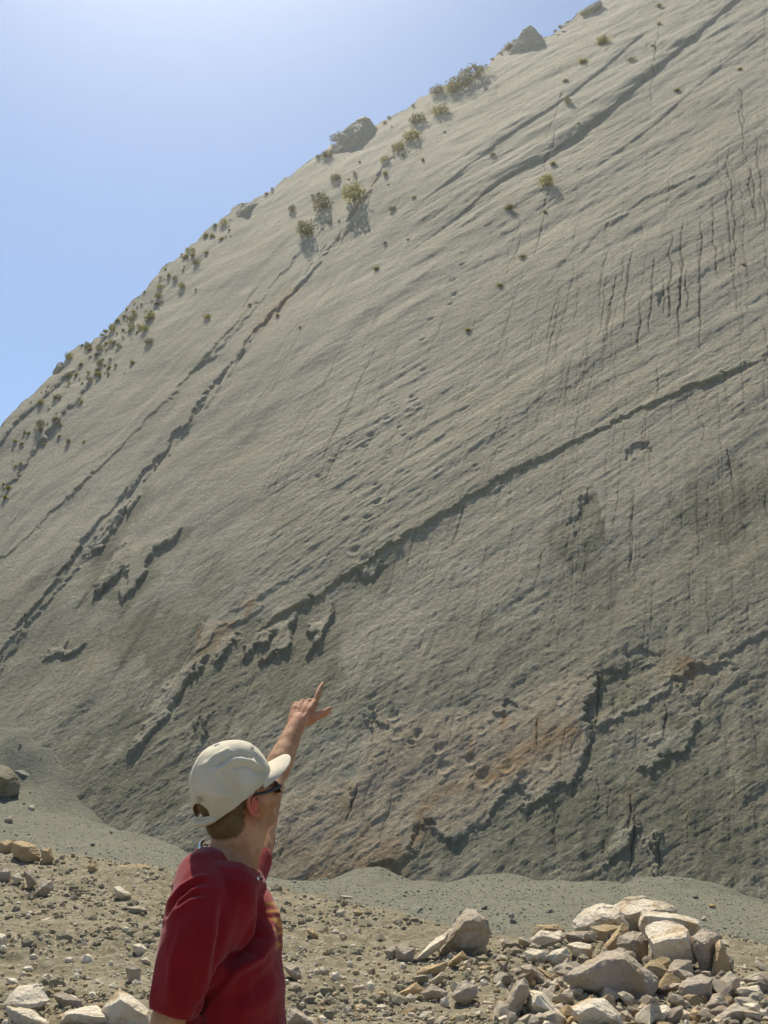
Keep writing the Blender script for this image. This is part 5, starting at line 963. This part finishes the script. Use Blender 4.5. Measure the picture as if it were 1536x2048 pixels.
for k in range(6):
    th = math.pi / 6 + k * math.pi / 3 - math.pi / 6
    if abs(th - math.pi) < .1: fs = np.linspace(.42, 1, 24)
    else: fs = np.linspace(0, 1, 30)
    bmq = tube_bm([capsurf(th, f) for f in fs[::2]], [.0017] * len(fs[::2]), 6); mq = bpy.data.meshes.new('seam'); bmq.to_mesh(mq); bmq.free(); set_smooth(mq); part('seam', mq, 'capd', cap)
    e = capsurf(th + math.pi / 6, .62); bme = ell_bm(Matrix.Translation(e) @ Vector(nw[0]).to_track_quat('Z', 'Y').to_matrix().to_4x4(), (0, 0, 0), (.0028, .0028, .0028), 10); mq = bpy.data.meshes.new('eyelet'); bme.to_mesh(mq); bme.free(); part('eyelet', mq, 'strap', cap)
bme = ell_bm(HM, (0, -.008, .148), (.009, .009, .004), 12); mq = bpy.data.meshes.new('button'); bme.to_mesh(mq); bme.free(); part('button', mq, 'capd', cap)
BVv = []; nx_, ny_ = 28, 14
for i in range(ny_):
    for j in range(nx_):
        a = (j / (nx_ - 1) - .5) * 2; th = a * 1.18; base = Vector((.092 * math.sin(th), -.008 + .112 * math.cos(th), .030 + .003)); o_ = Vector((math.sin(th) * .55, 1, 0)); ext = .084 * (1 - abs(a) ** 3.2)
        f = i / (ny_ - 1); q = base + Vector((math.sin(th) * .012 * f, 1, 0)) * ext * f; q.z += -.034 * (q.x / .085) ** 2 * (.35 + .65 * f) + .004 * f + .002; BVv.append((HM @ q)[:])
bv = np_mesh('brim', np.array(BVv), grid_faces(ny_, nx_)); bo = part('brim', bv, 'cap', cap); attr(bv, 'dirt', np.zeros(len(BVv)) + .1); m_ = bo.modifiers.new('t', 'SOLIDIFY'); m_.thickness = .004; m_.offset = 0
stp = [hp((.096) * math.sin(th), -.010 + .118 * math.cos(th), .004 + .024 * math.cos(th) - .006 * math.cos(2 * th) + .006) for th in np.linspace(math.pi - .5, math.pi + .5, 12)]
bmq = tube_bm(stp, [.008] * 12, 10, ((HM.to_3x3() @ Vector((0, 0, 1))), 1.0)); mq = bpy.data.meshes.new('strap'); bmq.to_mesh(mq); bmq.free(); set_smooth(mq); part('strap', mq, 'strap', cap)
# ---- sunglasses
gl = empty('sunglasses', (0, 0, 0)); gl.parent = man; gl.location = -MI
def tpart(name, path, rad, mat, parent, n=10, flat=None):
    b = tube_bm(path, rad, n, flat); mq = bpy.data.meshes.new(name); b.to_mesh(mq); b.free(); set_smooth(mq); return link(name, mq, M[mat], parent)
for s_ in (1, -1): tpart('temple', [hp(s_ * .083, -.018, -.012), hp(s_ * .084, -.004, .002), hp(s_ * .082, .045, -.008), hp(s_ * .074, .090, -.012)], [.003, .0035, .0045, .006], 'black', gl, 8)
tpart('frame', [hp(s, .116 - 5.2 * s * s, -.008) for s in np.linspace(-.072, .072, 14)], [.0026] * 14, 'black', gl, 8)
for s_ in (1, -1):
    LV = []
    for i in range(7):
        for j in range(9):
            x = s_ * (.012 + .058 * j / 8); z = -.008 - .036 * i / 6 * (1 - .35 * (j / 8) ** 3); LV.append(hp(x, .117 - 5.2 * x * x, z)[:])
    lo_ = link('lens', np_mesh('lens', np.array(LV), grid_faces(7, 9)), M['lens'], gl); mo = lo_.modifiers.new('t', 'SOLIDIFY'); mo.thickness = .002
    b = ell_bm(HM, (s_ * .030, .080, -.018), (.012, .012, .012), 12); mq = bpy.data.meshes.new('eye'); b.to_mesh(mq); b.free(); set_smooth(mq); part('eye', mq, 'eye')
# ---- cord with a silver clasp and bead
neck = empty('necklace', (0, 0, 0)); neck.parent = man; neck.location = -MI
cp_ = [V3(*q) for q in [(406, 1702, 2.955), (414, 1722, 2.925), (440, 1744, 2.905), (478, 1756, 2.915), (513, 1758, 2.955), (524, 1754, 3.03), (512, 1735, 3.10), (468, 1712, 3.11), (425, 1694, 3.06), (407, 1690, 3.0)]]
tpart('cord', cp_ + [cp_[0]], [.0024] * 11, 'cord', neck, 8)
tpart('clasp', [V3(406, 1682, 2.955), V3(401, 1690, 2.940), V3(403, 1700, 2.930), V3(409, 1708, 2.925)], [.0045, .0055, .0055, .0045], 'silver', neck, 8)
b = ell_bm(Matrix.Translation(V3(515, 1757, 2.945)), (0, 0, 0), (.005, .005, .005), 12); mq = bpy.data.meshes.new('bead'); b.to_mesh(mq); b.free(); set_smooth(mq); link('bead', mq, M['silver'], neck)
# ---- trousers, belt line and shoes, below the frame
gnd = MI.z; hip = V3(460, 2270, 3.0); zb = hip.z
bms = [loft_bm([(Vector((hip.x, 3.0, zb + .06)), .125, .17), (Vector((hip.x, 3.0, zb - .05)), .13, .18), (Vector((hip.x, 3.0, zb - .14)), .12, .17)])]
for s_ in (-1, 1):
    bms.append(tube_bm([(hip.x, 3.0 + s_ * .09, zb - .06), (hip.x + .02, 3.0 + s_ * .10, gnd + .48), (hip.x - .02 + .03 * s_, 3.0 + s_ * .11, gnd + .08)], [.10, .075, .062], 24))
me = solid(bms, .008, 4, 'trousers'); V = get_v(me); N = get_n(me); set_v(me, V + N * (.008 * vn3(V * np.array([10, 10, 5.])))[:, None]); set_smooth(me); part('trousers', me, 'trouser')
for s_ in (-1, 1):
    fx = hip.x - .02 + .03 * s_; me = solid([tube_bm([(fx - .05, 3 + s_ * .11, gnd + .045), (fx + .06, 3 + s_ * .11, gnd + .05), (fx + .17, 3 + s_ * .12, gnd + .032)], [.042, .045, .034], 18), tube_bm([(fx, 3 + s_ * .11, gnd + .05), (fx, 3 + s_ * .11, gnd + .13)], [.042, .045], 18)], .006, 3, 'shoe'); set_smooth(me); part('shoe', me, 'shoe')

# ================================================================== HAZE: volume added for sun glow and veiling glare, one closed box round everything
hz = bpy.data.meshes.new('haze'); bm = bmesh.new(); bmesh.ops.create_cube(bm, size=1)
for q in bm.verts: q.co = Vector((q.co.x * HAZE_X, q.co.y * HAZE_Y, (q.co.z + .5) * (HAZE_T - HAZE_B) + HAZE_B))
bm.to_mesh(hz); bm.free(); hm = bpy.data.materials.new('dusty_air'); hm.use_nodes = True; hn = hm.node_tree; hn.nodes.clear()
pv = hn.nodes.new('ShaderNodeVolumePrincipled'); pv.inputs['Color'].default_value = (1, .97, .90, 1); pv.inputs['Density'].default_value = HAZE_D; pv.inputs['Anisotropy'].default_value = HAZE_G
ho = hn.nodes.new('ShaderNodeOutputMaterial'); hn.links.new(pv.outputs[0], ho.inputs['Volume'])
tag(link('haze', hz, hm), kind='stuff')
